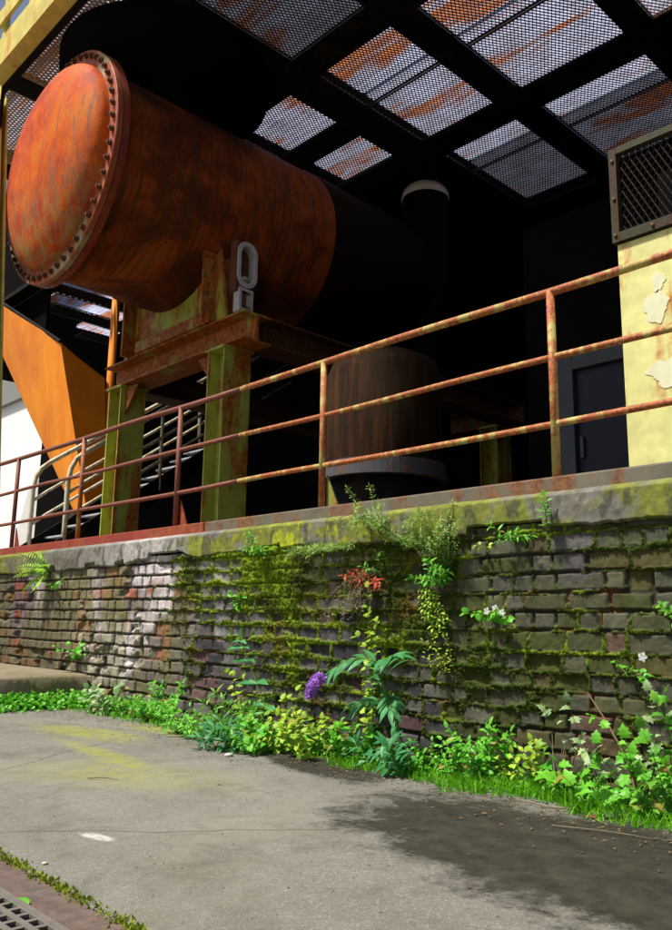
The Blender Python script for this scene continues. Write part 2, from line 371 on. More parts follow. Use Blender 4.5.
# ---- brick wall as a relief
xs = np.concatenate([np.arange(-15, -9, .022), np.arange(-9, -5.2, .0115), np.arange(-5.2, -1.0, .0068), np.arange(-1.0, 1.2, .03)])
zs = np.arange(-.03, 1.47, .0068)
X, Z = np.meshgrid(xs, zs)
wx = X + .014 * (fbm(X * 9, Z * 9, 3) - .5) + .006 * (fbm(X * 35, Z * 35, 5) - .5)
wz = Z + .016 * (fbm(X * 5, Z * 7, 11) - .5) + .006 * (fbm(X * 30, Z * 30, 13) - .5) + .018 * (fbm(X * .9, Z * .3, 15, 2) - .5)
ch = .112 + rng.normal(0, .007, 16); cz = np.concatenate([[-.05], -.05 + np.cumsum(ch)])
ci = np.clip(np.searchsorted(cz, wz) - 1, 0, 15)
dz = np.minimum(wz - cz[ci], cz[ci + 1] - wz)
dx = np.zeros_like(X); bid = np.zeros(X.shape, int); bcx = np.zeros_like(X)
for k in range(16):
    e = [-15.6 + rng.uniform(0, .3)]
    while e[-1] < 1.6:
        e.append(e[-1] + (rng.normal(.145, .012) if rng.random() < .62 else rng.normal(.255, .02)))
    e = np.array(e); mk = ci == k; j = np.clip(np.searchsorted(e, wx[mk]) - 1, 0, len(e) - 2)
    dx[mk] = np.minimum(wx[mk] - e[j], e[j + 1] - wx[mk]); bid[mk] = k * 1000 + j; bcx[mk] = (e[j] + e[j + 1]) / 2
def br(s): return _hash(bid, bid * 0 + 3, s)
rnd, rnd2, rnd3, rnd4 = br(1), br(2), br(3), br(4)
d = np.minimum(dx, dz)
joint = .004 + .009 * fbm(X * 6, Z * 6, 21)
face = sstep(joint - .003, joint + .0075, d)
relief = face * (.026 + .012 * (rnd - .5) + .010 * (fbm(X * 14, Z * 14, 31) - .5) + .004 * (fbm(X * 60, Z * 60, 33, 3) - .5))
relief += face * ((rnd2 - .5) * .10 * (wx - bcx))                      # each brick sits a little askew
chip = (rnd3 > .90) * face
relief -= chip * (.012 + .02 * fbm(X * 18, Z * 18, 41))
hole = sstep(.66, .74, fbm(X * 3.1 + 4, Z * 4.3, 43) + .12 * (rnd4 - .5)) * sstep(-5.9, -6.6, X)   # bricks rotted out on the left
relief -= hole * .05
relief += (1 - face) * .008 * (fbm(X * 25, Z * 25, 45) - .5)
# moss: in joints, under the coping, and in broad drifts
drift = .55 * fbm(X * 1.3, Z * 1.7, 51, 5) + .45 * fbm(X * 3.7, Z * 4.6, 52, 5) - .035 + .065 * np.exp(-((X + 5.1) / .8) ** 2) - .24 * sstep(-6.1, -7.2, X) + .08 * sstep(1.22, 1.42, Z) + .06 * sstep(.35, .05, Z) - .06 * sstep(-3.4, -2.6, X)
top_ledge = sstep(.0, .02, wz - cz[ci]) * (1 - sstep(.02, .05, wz - cz[ci]))
mossv = drift + .22 * (1 - face) + .16 * (fbm(X * 12, Z * 12, 53) - .5) + .07 * (rnd - .5) + .10 * top_ledge
moss = sstep(.60, .70, mossv)
film = sstep(.42, .58, fbm(X * 1.3 + 9, Z * 1.6, 57) + .16 * (rnd2 - .5) + .16 * sstep(-2.9, -2.5, X) * (1 - sstep(-1.95, -1.7, X)))
mh = moss * (.016 + .030 * fbm(X * 22, Z * 22, 61) + .014 * fbm(X * 70, Z * 70, 63, 2))
relief = np.maximum(relief, relief * .55 + mh)
# albedo
def mixc(a, b, t): return a * (1 - t[..., None]) + np.array(b) * t[..., None]
col = np.zeros(X.shape + (3,)) + np.array([.120, .108, .112])
col = mixc(col, [.050, .048, .054], sstep(.3, .8, rnd3)); col = mixc(col, [.215, .195, .19], sstep(.66, .92, rnd4) * .85)
pink = ((rnd2 > .80) * sstep(-2.6, -2.0, X) + (rnd2 > .86) * .6)
col = mixc(col, [.21, .095, .10], np.clip(pink, 0, 1) * .9)
lefty = sstep(-5.9, -7.0, X)
col = mixc(col, [.25, .18, .17], lefty * (.2 + .6 * rnd)); col = mixc(col, [.34, .085, .05], lefty * (rnd2 > .80) * .8)
lime = sstep(.46, .60, fbm(X * 1.6, Z * 2.0, 71) + .25 * np.exp(-((X + 6.9) / .75) ** 2 - ((Z - .98) / .45) ** 2) - .10) * sstep(-5.4, -6.2, X)
col = mixc(col, [.62, .55, .56], np.clip(lime * (.60 + .5 * fbm(X * 20, Z * 20, 73)), 0, .9))
col = mixc(col, [.115, .135, .020], film * (.30 + .50 * rnd3) * (1 - .6 * lefty)); col = mixc(col, [.17, .16, .05], lefty * sstep(.5, .6, fbm(X * 2.2, Z * .5, 87)) * .6)
col *= (.72 + .56 * fbm(X * 28, Z * 28, 89))[..., None]
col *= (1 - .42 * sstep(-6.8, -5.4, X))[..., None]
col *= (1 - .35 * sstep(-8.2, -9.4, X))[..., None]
mort = 1 - face
col = mixc(col, [.032, .028, .020], mort * .92)
col = mixc(col, [.19, .055, .02], mort * sstep(.60, .66, fbm(X * 3, Z * 3, 77)) * .5 * (1 - .7 * lefty))
mc = mixc(np.zeros(X.shape + (3,)) + np.array([.030, .050, .003]), [.16, .25, .005], sstep(.35, .68, fbm(X * 4, Z * 4, 81) + .15 * (fbm(X * 40, Z * 40, 83) - .5) - .10 + .20 * np.exp(-((X + 5.3) / .8) ** 2)))
mc = mixc(mc, [.16, .07, .012], sstep(.63, .70, fbm(X * 2.2, Z * 3.1, 85)) * .5)
col = mixc(col, [0, 0, 0], moss) + mc * moss[..., None]
wall = thing('brick_wall', 'mossy old brick retaining wall with a thick concrete coping below the railing', 'wall', (-6, WY, 0))
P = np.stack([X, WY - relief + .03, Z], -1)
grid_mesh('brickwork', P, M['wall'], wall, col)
WALL_REL = (xs, zs, relief)

# ---- coping: concrete band with a spalled lower edge, then a sloped shoulder
xc = np.concatenate([np.arange(-15, -9, .024), np.arange(-9, -5.2, .0125), np.arange(-5.2, -1.0, .0075), np.arange(-1.0, 1.2, .03)])
zb = 1.425 - .03 * sstep(-7.0, -7.8, xc) + .055 * (fbm(xc * 2.1, xc * 0, 91) - .5) + .02 * (fbm(xc * 14, xc * 0, 93) - .5)
zb += .05 * (vnoise(xc * 3.3, xc * 0, 95) > .74)
zb += .055 * sstep(-7.05, -7.02, xc) * sstep(-6.2, -6.5, xc)
v = np.concatenate([np.linspace(0, 1, 34)]); VV = v[:, None]
Zc = zb[None] + (1.632 - zb[None]) * VV; Xc = np.repeat(xc[None], len(v), 0)
out = .022 + .016 * (fbm(Xc * 4, Zc * 4, 97) - .5) + .006 * (fbm(Xc * 30, Zc * 30, 99) - .5) - .02 * sstep(.92, 1.0, VV)
out -= .02 * (1 - sstep(0, .06, VV))
front = np.stack([Xc, WY - .012 - out, Zc], -1)
back0 = np.stack([xc, np.full_like(xc, WY + .06), zb + .004], -1)[None]
sh = np.stack([np.stack([xc, np.full_like(xc, WY + .03 + .0 * xc), 1.648 + .006 * fbm(xc * 8, xc * 0, 5)], -1),
               np.stack([xc, np.full_like(xc, WY + .30), np.full_like(xc, 1.655)], -1)])
P = np.concatenate([back0, front, sh]); XX = P[..., 0]; ZZ = P[..., 2]
col = np.zeros(XX.shape + (3,)) + np.array([.17, .16, .135])
col = mixc(col, [.10, .09, .07], sstep(.4, .65, fbm(XX * 3, ZZ * 5, 101)))
pale_s = np.exp(-((XX + 7.1) / .75) ** 2)
col = mixc(col, [.42, .40, .38], np.clip(pale_s * (.35 + .9 * fbm(XX * 9, ZZ * 1.2, 103)), 0, .85))
wq = XX + .10 * (fbm(XX * 6, ZZ * 6, 111) - .5); zq = ZZ + .10 * (fbm(XX * 6, ZZ * 6, 113) - .5)
gm = sstep(.44, .60, .6 * fbm(wq * 2.2, zq * 4, 105) + .4 * fbm(wq * 11, zq * 11, 106) + .17 * np.exp(-((XX + 4.9) / .9) ** 2) + .05 * sstep(-4.4, -3.6, XX) + .10 * sstep(-9.0, -9.8, XX) - .20 * sstep(-5.3, -7.2, XX) * sstep(-9.8, -8.4, XX))
col = mixc(col, [.165, .185, .022], gm * .9)
br_m = sstep(.46, .6, .5 * fbm(wq * 5, zq * 6, 107) + .5 * fbm(wq * 19, zq * 19, 108)) * np.clip(.12 + np.exp(-((XX + 4.9) / .95) ** 2), 0, 1)
col = mixc(col, [.33, .36, .018], br_m * gm)
stain = sstep(.52, .64, .6 * fbm(wq * 9, zq * 1.2, 109) + .4 * fbm(wq * 22, zq * 14, 110)) * (1 - sstep(1.58, 1.64, ZZ))
col = mixc(col, [.055, .050, .038], stain * .75)
col *= (.70 + .6 * fbm(XX * 30, ZZ * 30, 115))[..., None]
grid_mesh('coping', P, M['coping'], wall, col)
# ---- raised steel kerb behind the coping, painted red at the left
mb = MB(); mb.box(-9.6 + 3.4, 1.2, WY + .045, WY + .33, 1.60, 1.745); obj('kerb', mb, M['kerb'], wall, bevel=.012)
mb = MB(); mb.box(-15, -6.203, WY + .04, WY + .33, 1.60, 1.745); k_ = obj('kerb', mb, M['redkerb'], wall, bevel=.008); k_['label'] = 'red painted steel kerb'
mb = MB(); mb.box(-15, 1.2, WY + .10, WY + .32, -.1, 1.59); obj('core', mb, M['floor'], wall)

# ---- concrete step at the left
mb = MB()
ys = np.linspace(4.17, 1.9, 26); prof = [(-8.05, 0), (-8.08, .12), (-8.10, .262), (-8.13, .288), (-8.6, .30), (-10, .30), (-15, .30)]
P = np.zeros((len(ys), len(prof), 3))
for j, (x, z) in enumerate(prof):
    P[:, j, 0] = x + (.05 * (fbm(ys * 3, ys * 0 + j, 3) - .5) if j < 4 else 0); P[:, j, 1] = ys; P[:, j, 2] = z + (.012 * (fbm(ys * 4, ys * 0 + j, 5) - .5) if z > .1 else 0)
st = grid_mesh('concrete_step', P[::-1], M['step']); tag(st, 'low mossy concrete step against the foot of the brick wall', 'step')

# ---- drain grate in the paving
dg = thing('drain_grate', 'cast iron slotted drain grate set in the red paving', 'drain', (-2.5, 1.0, .006))
mb = MB(); gx0, gx1, gy0, gy1 = -3.6, -1.6, .93, 1.185
mb.box(gx0, gx1, gy0, gy0 + .02, .006, .02); mb.box(gx0, gx1, gy1 - .02, gy1, .006, .02)
obj('frame', mb, M['iron'], dg)
mb = MB(); mb.box(gx0, gx1, gy0 + .02, gy1 - .02, .0065, .008); obj('channel', mb, M['soot'], dg)
mb = MB(); x = gx0; 
rows = 4; rh = (gy1 - gy0 - .04) / rows
for k in range(rows + 1):
    yc = gy0 + .02 + rh * k; mb.box(gx0, gx1, max(yc - .011, gy0 + .02), min(yc + .011, gy1 - .02), .008, .0185)
while x < gx1:
    for k in range(rows):
        xx = x + (.03 if k % 2 else 0); mb.box(xx, xx + .018, gy0 + .031 + rh * k, gy0 + .009 + rh * (k + 1), .008, .018)
    x += .062
obj('bars', mb, M['iron'], dg)

# ================================================================== RAILING
RY = 4.31
rail = thing('pipe_railing', 'long rusty three rail pipe railing along the wall top', 'railing', (-6, RY, 1.745))
for z, r in ((2.945, .027), (2.505, .021), (2.085, .021)):
    pts = [(x, RY + .004 * math.sin(x * 3 + z), z + .006 * math.sin(x * 1.7 + z * 5)) for x in np.arange(-13.4, -5.4, .4)]
    obj('rail', MB().tube(pts, r, 12), M['rail_purple'], rail, True)
    pts2 = [(x, RY + .004 * math.sin(x * 3 + z), z + .006 * math.sin(x * 1.7 + z * 5)) for x in np.arange(-5.8, 1.3, .4)]
    obj('rail', MB().tube(pts2, r * 1.01, 12), M['rail'], rail, True)
for i, x in enumerate((-12.6, -10.72, -8.85, -6.80, -4.70, -2.60, -.5)):
    mt = M['rail'] if x in (-2.60, -4.70, -8.85, -.5) else M['rail_purple']
    p = obj('post', MB().tube([(x, RY - .0, 1.70), (x, RY, 2.945)], .027, 12), mt, rail, True)
    if i in (1, 3, 4):
        mb = MB(); mb.prism([(x + .02, RY + .03, 1.745), (x + .16, RY + .03, 1.745), (x + .02, RY + .03, 2.02)], None, (0, .012, 0))
        obj('gusset', mb, M['redkerb'] if i < 4 else M['green_col'], rail)

# ================================================================== TANK
TX, TZ, TY, TR = -11.81, 7.93, 5.0, 1.70
tank = thing('boiler_tank', 'huge rusty orange cylindrical tank lying on a steel support frame', 'tank', (TX, TY, TZ))
mb = MB(); mb.lathe([(TR * .98, .16), (TR, .20), (TR, 3), (TR, 3.2), (TR, 4.5)], (TX, TY, TZ), 'Y', 128); obj('shell', mb, M['shell'], tank, True)
mb = MB(); mb.lathe([(TR, 4.502), (TR, 7.6), (TR * .8, 8.0), (.01, 8.1)], (TX, TY, TZ), 'Y', 96); rs_ = obj('rear_drum', mb, M['bitumen'], tank, True); rs_['label'] = 'tar black rear drum of the tank'  # rear of the shell coloured black where it sinks into shade
mb = MB(); prof = []
for k in range(25):
    t = k / 24 * PI / 2; prof.append((1.66 * math.sin(t) ** .96 if k else .001, -.07 - .43 * math.cos(t) ** .93 if k < 24 else -.07))
prof.append((1.675, .0)); mb.lathe(prof, (TX, TY, TZ), 'Y', 128); obj('end_plate', mb, M['dome'], tank, True)
mb = MB(); mb.lathe([(1.66, -.045), (1.885, -.045), (1.895, -.035), (1.895, .045), (1.66, .045)], (TX, TY, TZ), 'Y', 128, True); fl = obj('flange', mb, M['flange'], tank)
mb = MB(); mb.lathe([(1.66, .060), (1.895, .060), (1.895, .165), (1.66, .165)], (TX, TY, TZ), 'Y', 128, True); obj('counter_flange', mb, M['redkerb'], tank)
for k in range(52):
    t = 2 * PI * (k + .5) / 52; bx, bz = TX + 1.795 * math.cos(t), TZ + 1.795 * math.sin(t)
    mb = MB(); mb.lathe([(.001, -.115), (.026, -.115), (.026, -.085), (.046, -.085), (.046, -.044)], (bx, TY, bz), 'Y', 6); obj('bolt', mb, M['bolt'], fl)
# wrap plate over the saddle
mb = MB(); n = 24; th0, th1 = R_(-14), R_(-140)
vs = []; 
for y in (6.55, 8.2):
    for k in range(n + 1):
        t = th0 + (th1 - th0) * k / n
        for rr in (TR + .002, TR + .035): vs.append((TX + rr * math.cos(t), y, TZ + rr * math.sin(t)))
fs = []; w = (n + 1) * 2
for k in range(n):
    a = k * 2; fs += [(a + 1, a + 3, w + a + 3, w + a + 1), (a, a + 1, a + 3, a + 2), (w + a, w + a + 2, w + a + 3, w + a + 1)]
fs += [(0, 1, w + 1, w), (2 * n, w + 2 * n, w + 2 * n + 1, 2 * n + 1)]
mb.add(vs, fs); obj('wrap_plate', mb, M['shell'], tank)
# duct rising from the tank into the roof
mb = MB(); mb.lathe([(.7, 9.0), (.7, 9.80), (1.78, 9.86), (1.80, 10.28)], (-11.45, 6.6, 0), 'Z', 64)
tag(obj('vent_duct', mb, M['soot'], None, True), 'black round duct rising from the tank into the roof', 'duct')

# ================================================================== SUPPORT FRAME
frame = thing('support_frame', 'yellow green steel table frame carrying the tank, rust streaked', 'support frame', (-11.75, 10, 1.70))
FX0, FX1, FY0, FY1, FT = -13.95, -9.60, 7.10, 14.4, 5.56
def ibeam(mb, p0, p1, axis, z0, z1, w, t=.03):
    if axis == 'X':
        y = p0[1]; mb.box(p0[0], p1[0], y, y + w, z1 - t, z1); mb.box(p0[0], p1[0], y, y + w, z0, z0 + t); mb.box(p0[0], p1[0], y + w * .45, y + w * .55, z0 + t, z1 - t)
    else:
        x = p0[0]; mb.box(x, x + w, p0[1], p1[1], z1 - t, z1); mb.box(x, x + w, p0[1], p1[1], z0, z0 + t); mb.box(x + w * .45, x + w * .55, p0[1], p1[1], z0 + t, z1 - t)
mb = MB(); ibeam(mb, (FX0, FY0), (FX1, FY0), 'X', 5.10, FT, .56); obj('front_beam', mb, M['leg_rust'], frame)
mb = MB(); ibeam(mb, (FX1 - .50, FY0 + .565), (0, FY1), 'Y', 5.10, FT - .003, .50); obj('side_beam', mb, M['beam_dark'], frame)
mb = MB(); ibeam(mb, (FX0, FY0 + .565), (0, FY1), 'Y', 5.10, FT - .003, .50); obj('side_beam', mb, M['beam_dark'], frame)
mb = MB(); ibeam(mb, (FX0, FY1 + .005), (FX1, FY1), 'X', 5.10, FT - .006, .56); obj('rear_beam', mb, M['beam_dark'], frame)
for (x, y, mt) in ((-10.5, FY0, 'leg'), (-13.72, FY0, 'leg'), (-10.5, FY1 - .1, 'leg'), (-13.72, FY1 - .1, 'leg')):
    mb = MB(); w, dpt, t = .45, .52, .03
    mb.box(x, x + t, y, y + dpt, 1.70, 5.06); mb.box(x + w - t, x + w, y, y + dpt, 1.70, 5.06); mb.box(x + t, x + w - t, y + .22, y + .25, 1.70, 5.06)
    mb.box(x - .04, x + w + .04, y - .03, y + dpt + .03, 5.06, 5.098)
    mb.box(x - .06, x + w + .06, y - .06, y + dpt + .06, 1.703, 1.73)
    obj('leg', mb, M[mt], frame)
for x0, s in ((-10.503, -1), (-13.267, 1)):
    mb = MB(); mb.prism([(x0, FY0 + .1, 5.055), (x0 + s * .42, FY0 + .1, 5.055), (x0, FY0 + .1, 4.55)], None, (0, .03, 0)); obj('gusset', mb, M['leg_rust'], frame)
# saddle: end plates and a curved web
sy = 6.95
mb = MB(); poly = []
for k in range(17):
    t = R_(-142) + R_(104) * k / 16; poly.append((TX + (TR + .04) * math.cos(t), sy + .25, TZ + (TR + .04) * math.sin(t)))
poly = poly + [(TX + 1.62, sy + .25, FT + .01), (TX - 1.62, sy + .25, FT + .01)]
mb.prism(poly, None, (0, .05, 0)); obj('saddle_web', mb, M['leg'], frame)
for sx in (1, -1):
    zt = 6.92
    mb = MB(); x = TX + sx * 1.25; x1 = x + sx * .05
    mb.box(min(x, x1), max(x, x1), sy, sy + .62, FT + .002, zt); obj('saddle_plate', mb, M['leg_rust'], frame)
mb = MB(); mb.box(FX0 + 1.2, TX + 1.35, 7.04, 7.18, FT + .002, FT + .20); obj('saddle_rib', mb, M['leg_rust'], frame)

# grey bracket on the corner of the frame
bk = thing('gauge_bracket', 'grey metal bracket with an oval opening on the support frame corner', 'bracket', (-9.98, 7.3, FT))
bx = -9.98
def stadium(hw, hh, n=12): return [(hw * math.cos(t), hh + hw * math.sin(t)) for t in np.linspace(0, PI, n)] + [(hw * math.cos(t), -hh + hw * math.sin(t)) for t in np.linspace(PI, 2 * PI, n)]
o_, i_ = stadium(.20, .19), stadium(.125, .18)
c0 = (7.32, 6.42); vs = []
for x in (bx, bx + .16):
    for ring in (o_, i_): vs += [(x, c0[0] + a, c0[1] + b) for a, b in ring]
n = len(o_); fs = []
for k in range(n):
    j = (k + 1) % n; fs += [(k, j, n + j, n + k), (2 * n + k, 3 * n + k, 3 * n + j, 2 * n + j), (k, 2 * n + k, 2 * n + j, j), (n + k, n + j, 3 * n + j, 3 * n + k)]
mb = MB(); mb.add(vs, fs); obj('oval_ring', mb, M['grey'], bk, False, .012)
mb = MB(); mb.box(bx - .02, bx + .14, 7.10, 7.16, 5.95, 6.80); mb.box(bx - .02, bx, 7.16, 7.50, 6.05, 6.78); obj('back_plate', mb, M['bolt'], bk, bevel=.01)
mb = MB(); mb.box(bx, bx + .16, 7.165, 7.46, 5.62, 6.02); obj('box', mb, M['grey'], bk, bevel=.02)
mb = MB(); mb.box(bx + .161, bx + .172, 7.22, 7.30, 5.70, 5.96); mb.box(bx + .161, bx + .172, 7.22, 7.38, 5.92, 5.95); mb.box(bx + .161, bx + .172, 7.22, 7.38, 5.69, 5.71); obj('slot', mb, M['bolt'], bk)
mb = MB(); mb.lathe([(.001, .05), (.05, .03), (.06, 0), (.05, -.04), (.001, -.05)], (bx + .08, 7.32, 6.20), 'Z', 12); obj('knob', mb, M['white_metal'], bk, True)

# ================================================================== HOPPER at the left
hp = thing('rusty_hopper', 'bright orange rusty steel hopper narrowing to its bottom left of the frame', 'hopper', (-19, 9.5, 1.7))
mb = MB()
def facet(p0, p1, q0, q1, bulge, n_=16):
    """strip between two edges, gently bowed outward"""
    p0, p1, q0, q1 = map(Vector, (p0, p1, q0, q1)); vs = []
    nrm = (p1 - p0).cross(q0 - p0).normalized()
    if nrm.y > 0: nrm = -nrm
    for i in range(n_ + 1):
        for j in range(n_ + 1):
            u, w = i / n_, j / n_
            vs.append((p0.lerp(p1, u)).lerp(q0.lerp(q1, u), w) + nrm * bulge * math.sin(PI * u) * (1 - w * .8))
    mb.add(vs, [(i * (n_ + 1) + j, (i + 1) * (n_ + 1) + j, (i + 1) * (n_ + 1) + j + 1, i * (n_ + 1) + j + 1) for i in range(n_) for j in range(n_)])
HE, HL, HR, HB = (-19.1, 8.45, 7.70), (-27.2, 8.67, 11.9), (-19.15, 9.75, 7.05), (-27.0, 9.1, 11.9)
BE, BL, BR, BB = (-17.88, 9.0, 2.86), (-18.2, 9.0, 2.86), (-17.95, 9.5, 2.86), (-18.2, 9.5, 2.86)
facet(HL, HE, BL, BE, .12); facet(HE, HR, BE, BR, .02); facet(HR, HB, BR, BB, .05); facet(HB, HL, BB, BL, .05)
obj('shell', mb, M['hopper'], hp, True)
obj('rim', MB().tube([HL, HE, HR, HB, HL], .05, 8), M['soot_beam'], hp)
obj('outlet', MB().lathe([(.30, 1.7), (.30, 2.75), (.45, 2.95)], (-18.05, 9.25, 0), 'Z', 24), M['hopper'], hp, True)
mb = MB(); mb.box(-34, -21.9, 9.22, 9.30, 8.6, 14.5); tag(obj('hopper_hood', mb, M['soot']), 'black steel screen standing behind the top of the orange hopper', 'screen')  # added black sheet stands in for the darkness above the hopper
tag(obj('riser_pipe', MB().tube([(-19.25, 9.98, 1.7), (-19.25, 9.98, 10.25)], .11, 12), M['hopper'], None, True), 'thin orange rusty riser pipe just right of the hopper', 'pipe')

# stairs behind the frame
stw = thing('steel_stair', 'steel stair with pale treads and curved white handrails behind the frame', 'stair', (-15.7, 7, 1.7))
for k in range(17):
    y = 6.55 + .36 * k; z = 1.95 + .36 * .7 * k
    mb = MB(); mb.box(-16.4, -15.0, y, y + .30, z, z + .035); obj('tread', mb, M['tread'], stw)
for x in (-16.5, -14.9):
    mb = MB(); mb.prism([(x - .03, 6.45, 1.70), (x - .03, 6.75, 1.70), (x - .03, 12.9, 6.1), (x - .03, 12.6, 6.35), (x - .03, 6.45, 2.02)], None, (.06, 0, 0)); obj('stringer', mb, M['soot_beam'], stw)
    hook = [(x, 6.98, 1.70), (x, 6.98, 2.6), (x, 6.98, 3.45), (x, 7.02, 3.72), (x, 7.12, 3.92), (x, 7.32, 4.10), (x, 8.6, 4.99), (x, 12.6, 7.8)]
    obj('handrail', MB().tube(hook, .05, 10), M['white_metal'], stw, True)
    for dz_ in (.62, 1.12):
        obj('guard_rail', MB().tube([(x, 6.98, 3.88 - dz_ - .05), (x, 7.3, 4.09 - dz_), (x, 12.6, 7.8 - dz_)], .032, 8), M['white_metal'], stw, True)
    for y in (9.0, 11.0):
        zt = 4.99 + (y - 8.6) * .7; obj('baluster', MB().tube([(x, y, zt - 1.75), (x, y, zt)], .04, 8), M['white_metal'], stw, True)

# bright white building and grey gallery far left
wb = thing('white_building', 'white rendered building in full light far beyond the left end', 'building', (-62, 26, 0))
mb = MB(); mb.box(-110, -48, 24, 40, 0, 17); obj('wall', mb, plain('white_render', (.84, .83, .80), .8, .04, .3), wb)
mb = MB(); mb.box(-110.4, -47.6, 23.6, 40.4, 17.0, 26); obj('upper_storey', mb, plain('grey_cladding', (.22, .22, .21), .8, .2, .5), wb)  # grey block stands in for a shadow across the white wall
gb = thing('grey_gallery', 'light grey sloping gallery wall left of the stair', 'building', (-45, 20, 0))
mb = MB(); mb.prism([(-47.5, 18.4, 0), (-38, 18.4, 0), (-38.4, 18.4, 6.5), (-41.2, 18.4, 9.0), (-44.2, 18.4, 7.6)], None, (0, 2, 0)); obj('wall', mb, M['pale'], gb)

# ================================================================== ROOF
ZC = 10.30
roof = thing('canopy_roof', 'dark steel roof grid with mesh panels under translucent sheets', 'roof', (-11, 10, ZC))
XB = [(-13.85, -13.40), (-10.35, -9.64), (-7.87, -7.32), (-5.30, -4.86), (-2.9, -2.45), (-.6, -.2)]
YB = [(7.95, 8.53), (11.40, 12.05)]
def rbeam(x0, x1, y0, y1, ax, mat='soot_beam'):
    mb = MB(); t = .03
    mb.box(x0, x1, y0, y1, ZC, ZC + t)
    if ax == 'Y': c = (x0 + x1) / 2; mb.box(c - .02, c + .02, y0, y1, ZC + t, ZC + .33)
    else: c = (y0 + y1) / 2; mb.box(x0, x1, c - .02, c + .02, ZC + t, ZC + .33)
    return obj('beam', mb, M[mat], roof)
rbeam(-17, 2, 7.95, 8.53, 'X'); rbeam(-13.9, 2, 11.40, 12.05, 'X')
yseg = [(4.66, 7.948), (8.532, 11.398), (12.052, 17.4)]
for x0, x1 in XB:
    for y0, y1 in yseg: rbeam(x0, x1, y0, y1, 'Y')
rbeam(-13.398, -10.352, 9.77, 10.34, 'X'); 
rbeam(-17.0, -16.5, 4.66, 7.948, 'Y'); rbeam(-34, -17.02, 8.8, 9.2, 'X')
mb = MB(); mb.box(-17, 2, 4.38, 4.44, ZC - .02, ZC + .55); mb.box(-17, 2, 4.36, 4.42, ZC + .85, ZC + 1.15); mb.box(-17, 2, 4.36, 4.42, ZC + 1.6, ZC + 1.9); [mb.box(x, x + .12, 4.425, 4.50, ZC + .552, ZC + 2.1) for x in np.arange(-16.9, 1.9, 1.15)]; mb.box(-17, 2, 4.44, 4.64, ZC - .02, ZC + .01)
e_ = obj('edge_beam', mb, M['yellow_col'], roof); e_['label'] = 'yellow painted front edge beam'
mb = MB(); mb.box(-17, 2, 4.645, 4.75, ZC - .05, ZC - .002); obj('edge_angle', mb, M['soot_beam'], roof)

def mesh_panel(x0, x1, y0, y1, z, mat='mesh', pitch=.068, w=.0085):
    """expanded metal: a honeycomb of steel strands as real geometry"""
    mb = MB(); nx = int((x1 - x0) / pitch); ny = int((y1 - y0) / (pitch * .8)); px = (x1 - x0) / nx; py = (y1 - y0) / ny
    for j in range(ny):
        ya = y0 + j * py; o = .5 * px if j % 2 else 0
        for i in range(nx):
            xa = x0 + i * px + o
            if xa + px > x1 + 1e-6: continue
            # lower-left and lower-right strands of a diamond cell, bond along Y
            for (ax_, ay_, bx_, by_) in ((xa, ya, xa + px / 2, ya + py), (xa + px, ya, xa + px / 2, ya + py)):
                mb.add([(ax_ - w, ay_, z), (ax_ + w, ay_, z + .012), (bx_ + w, by_, z + .012), (bx_ - w, by_, z)], [(0, 1, 2, 3)])
    for q in ((x0, x0 + .03, y0, y1), (x1 - .03, x1, y0, y1)): mb.box(*q, z - .006, z + .018)
    for q in ((x0, x1, y0, y0 + .03), (x0, x1, y1 - .03, y1)): mb.box(*q, z - .008, z + .02)
    return obj('mesh_panel', mb, M[mat], roof)
def sheet_panel(x0, x1, y0, y1, z=ZC + .36, mat='sheet'):
    mb = MB(); nn = max(4, int((y1 - y0) / .04)); vs = []
    for k in range(nn + 1):
        y = y0 + (y1 - y0) * k / nn; zz_ = z + .012 * math.sin(k * PI / 2)
        vs += [(x0, y, zz_), (x1, y, zz_)]
    mb.add(vs, [(2 * k, 2 * k + 1, 2 * k + 3, 2 * k + 2) for k in range(nn)]); SHEETS.append((x0, x1, y0, y1)); return obj('roof_sheet', mb, M[mat], roof)
SHEETS = []
zm = ZC + .04
for (x0, x1) in ((-9.64, -7.87), (-7.32, -5.30)):
    mesh_panel(x0, x1, 8.53, 9.80, zm); mesh_panel(x0, x1, 9.83, 11.40, zm)
    mesh_panel(x0, x1, 12.05, 13.0, zm); mesh_panel(x0, x1, 13.03, 15.2, zm)
    mesh_panel(x0, x1, 5.0, 7.95, zm)
mesh_panel(-4.86, -2.9, 8.53, 11.40, zm, 'mesh_warm'); mesh_panel(-4.86, -2.9, 12.05, 15.2, zm)
mesh_panel(-12.15, -10.35, 8.53, 9.77, zm); mesh_panel(-12.15, -10.35, 10.34, 11.40, zm)
mesh_panel(-13.38, -10.36, 4.76, 7.9, zm, 'mesh_warm', .085, .018)
mesh_panel(-16.4, -13.9, 4.76, 7.9, zm, 'mesh_warm', .085, .014)
for (x0, x1, y0, y1) in ((-22.45, -21.7, 9.3, 11.75), (-24.1, -23.2, 10.0, 12.6), (-25.6, -25.0, 11.8, 13.2)): mesh_panel(x0, x1, y0, y1, zm, 'mesh', .12, .014)
for r in ((-9.75, -7.6, 8.3, 9.80), (-9.75, -7.6, 9.84, 11.72), (-7.55, -5.1, 8.3, 9.80), (-7.55, -5.1, 9.84, 11.72), (-5.05, -2.7, 8.3, 11.72),
          (-9.75, -7.6, 11.8, 13.02), (-7.55, -5.1, 11.8, 13.02), (-12.2, -10.1, 8.5, 10.04), (-12.2, -10.1, 10.08, 11.72),
          (-14.2, -10.1, 4.7, 7.9), (-16.4, -14.3, 4.7, 7.9),
          (-22.45, -21.7, 9.3, 11.75), (-24.1, -23.2, 10.0, 12.6), (-25.6, -25.0, 11.8, 13.2)): sheet_panel(*r)
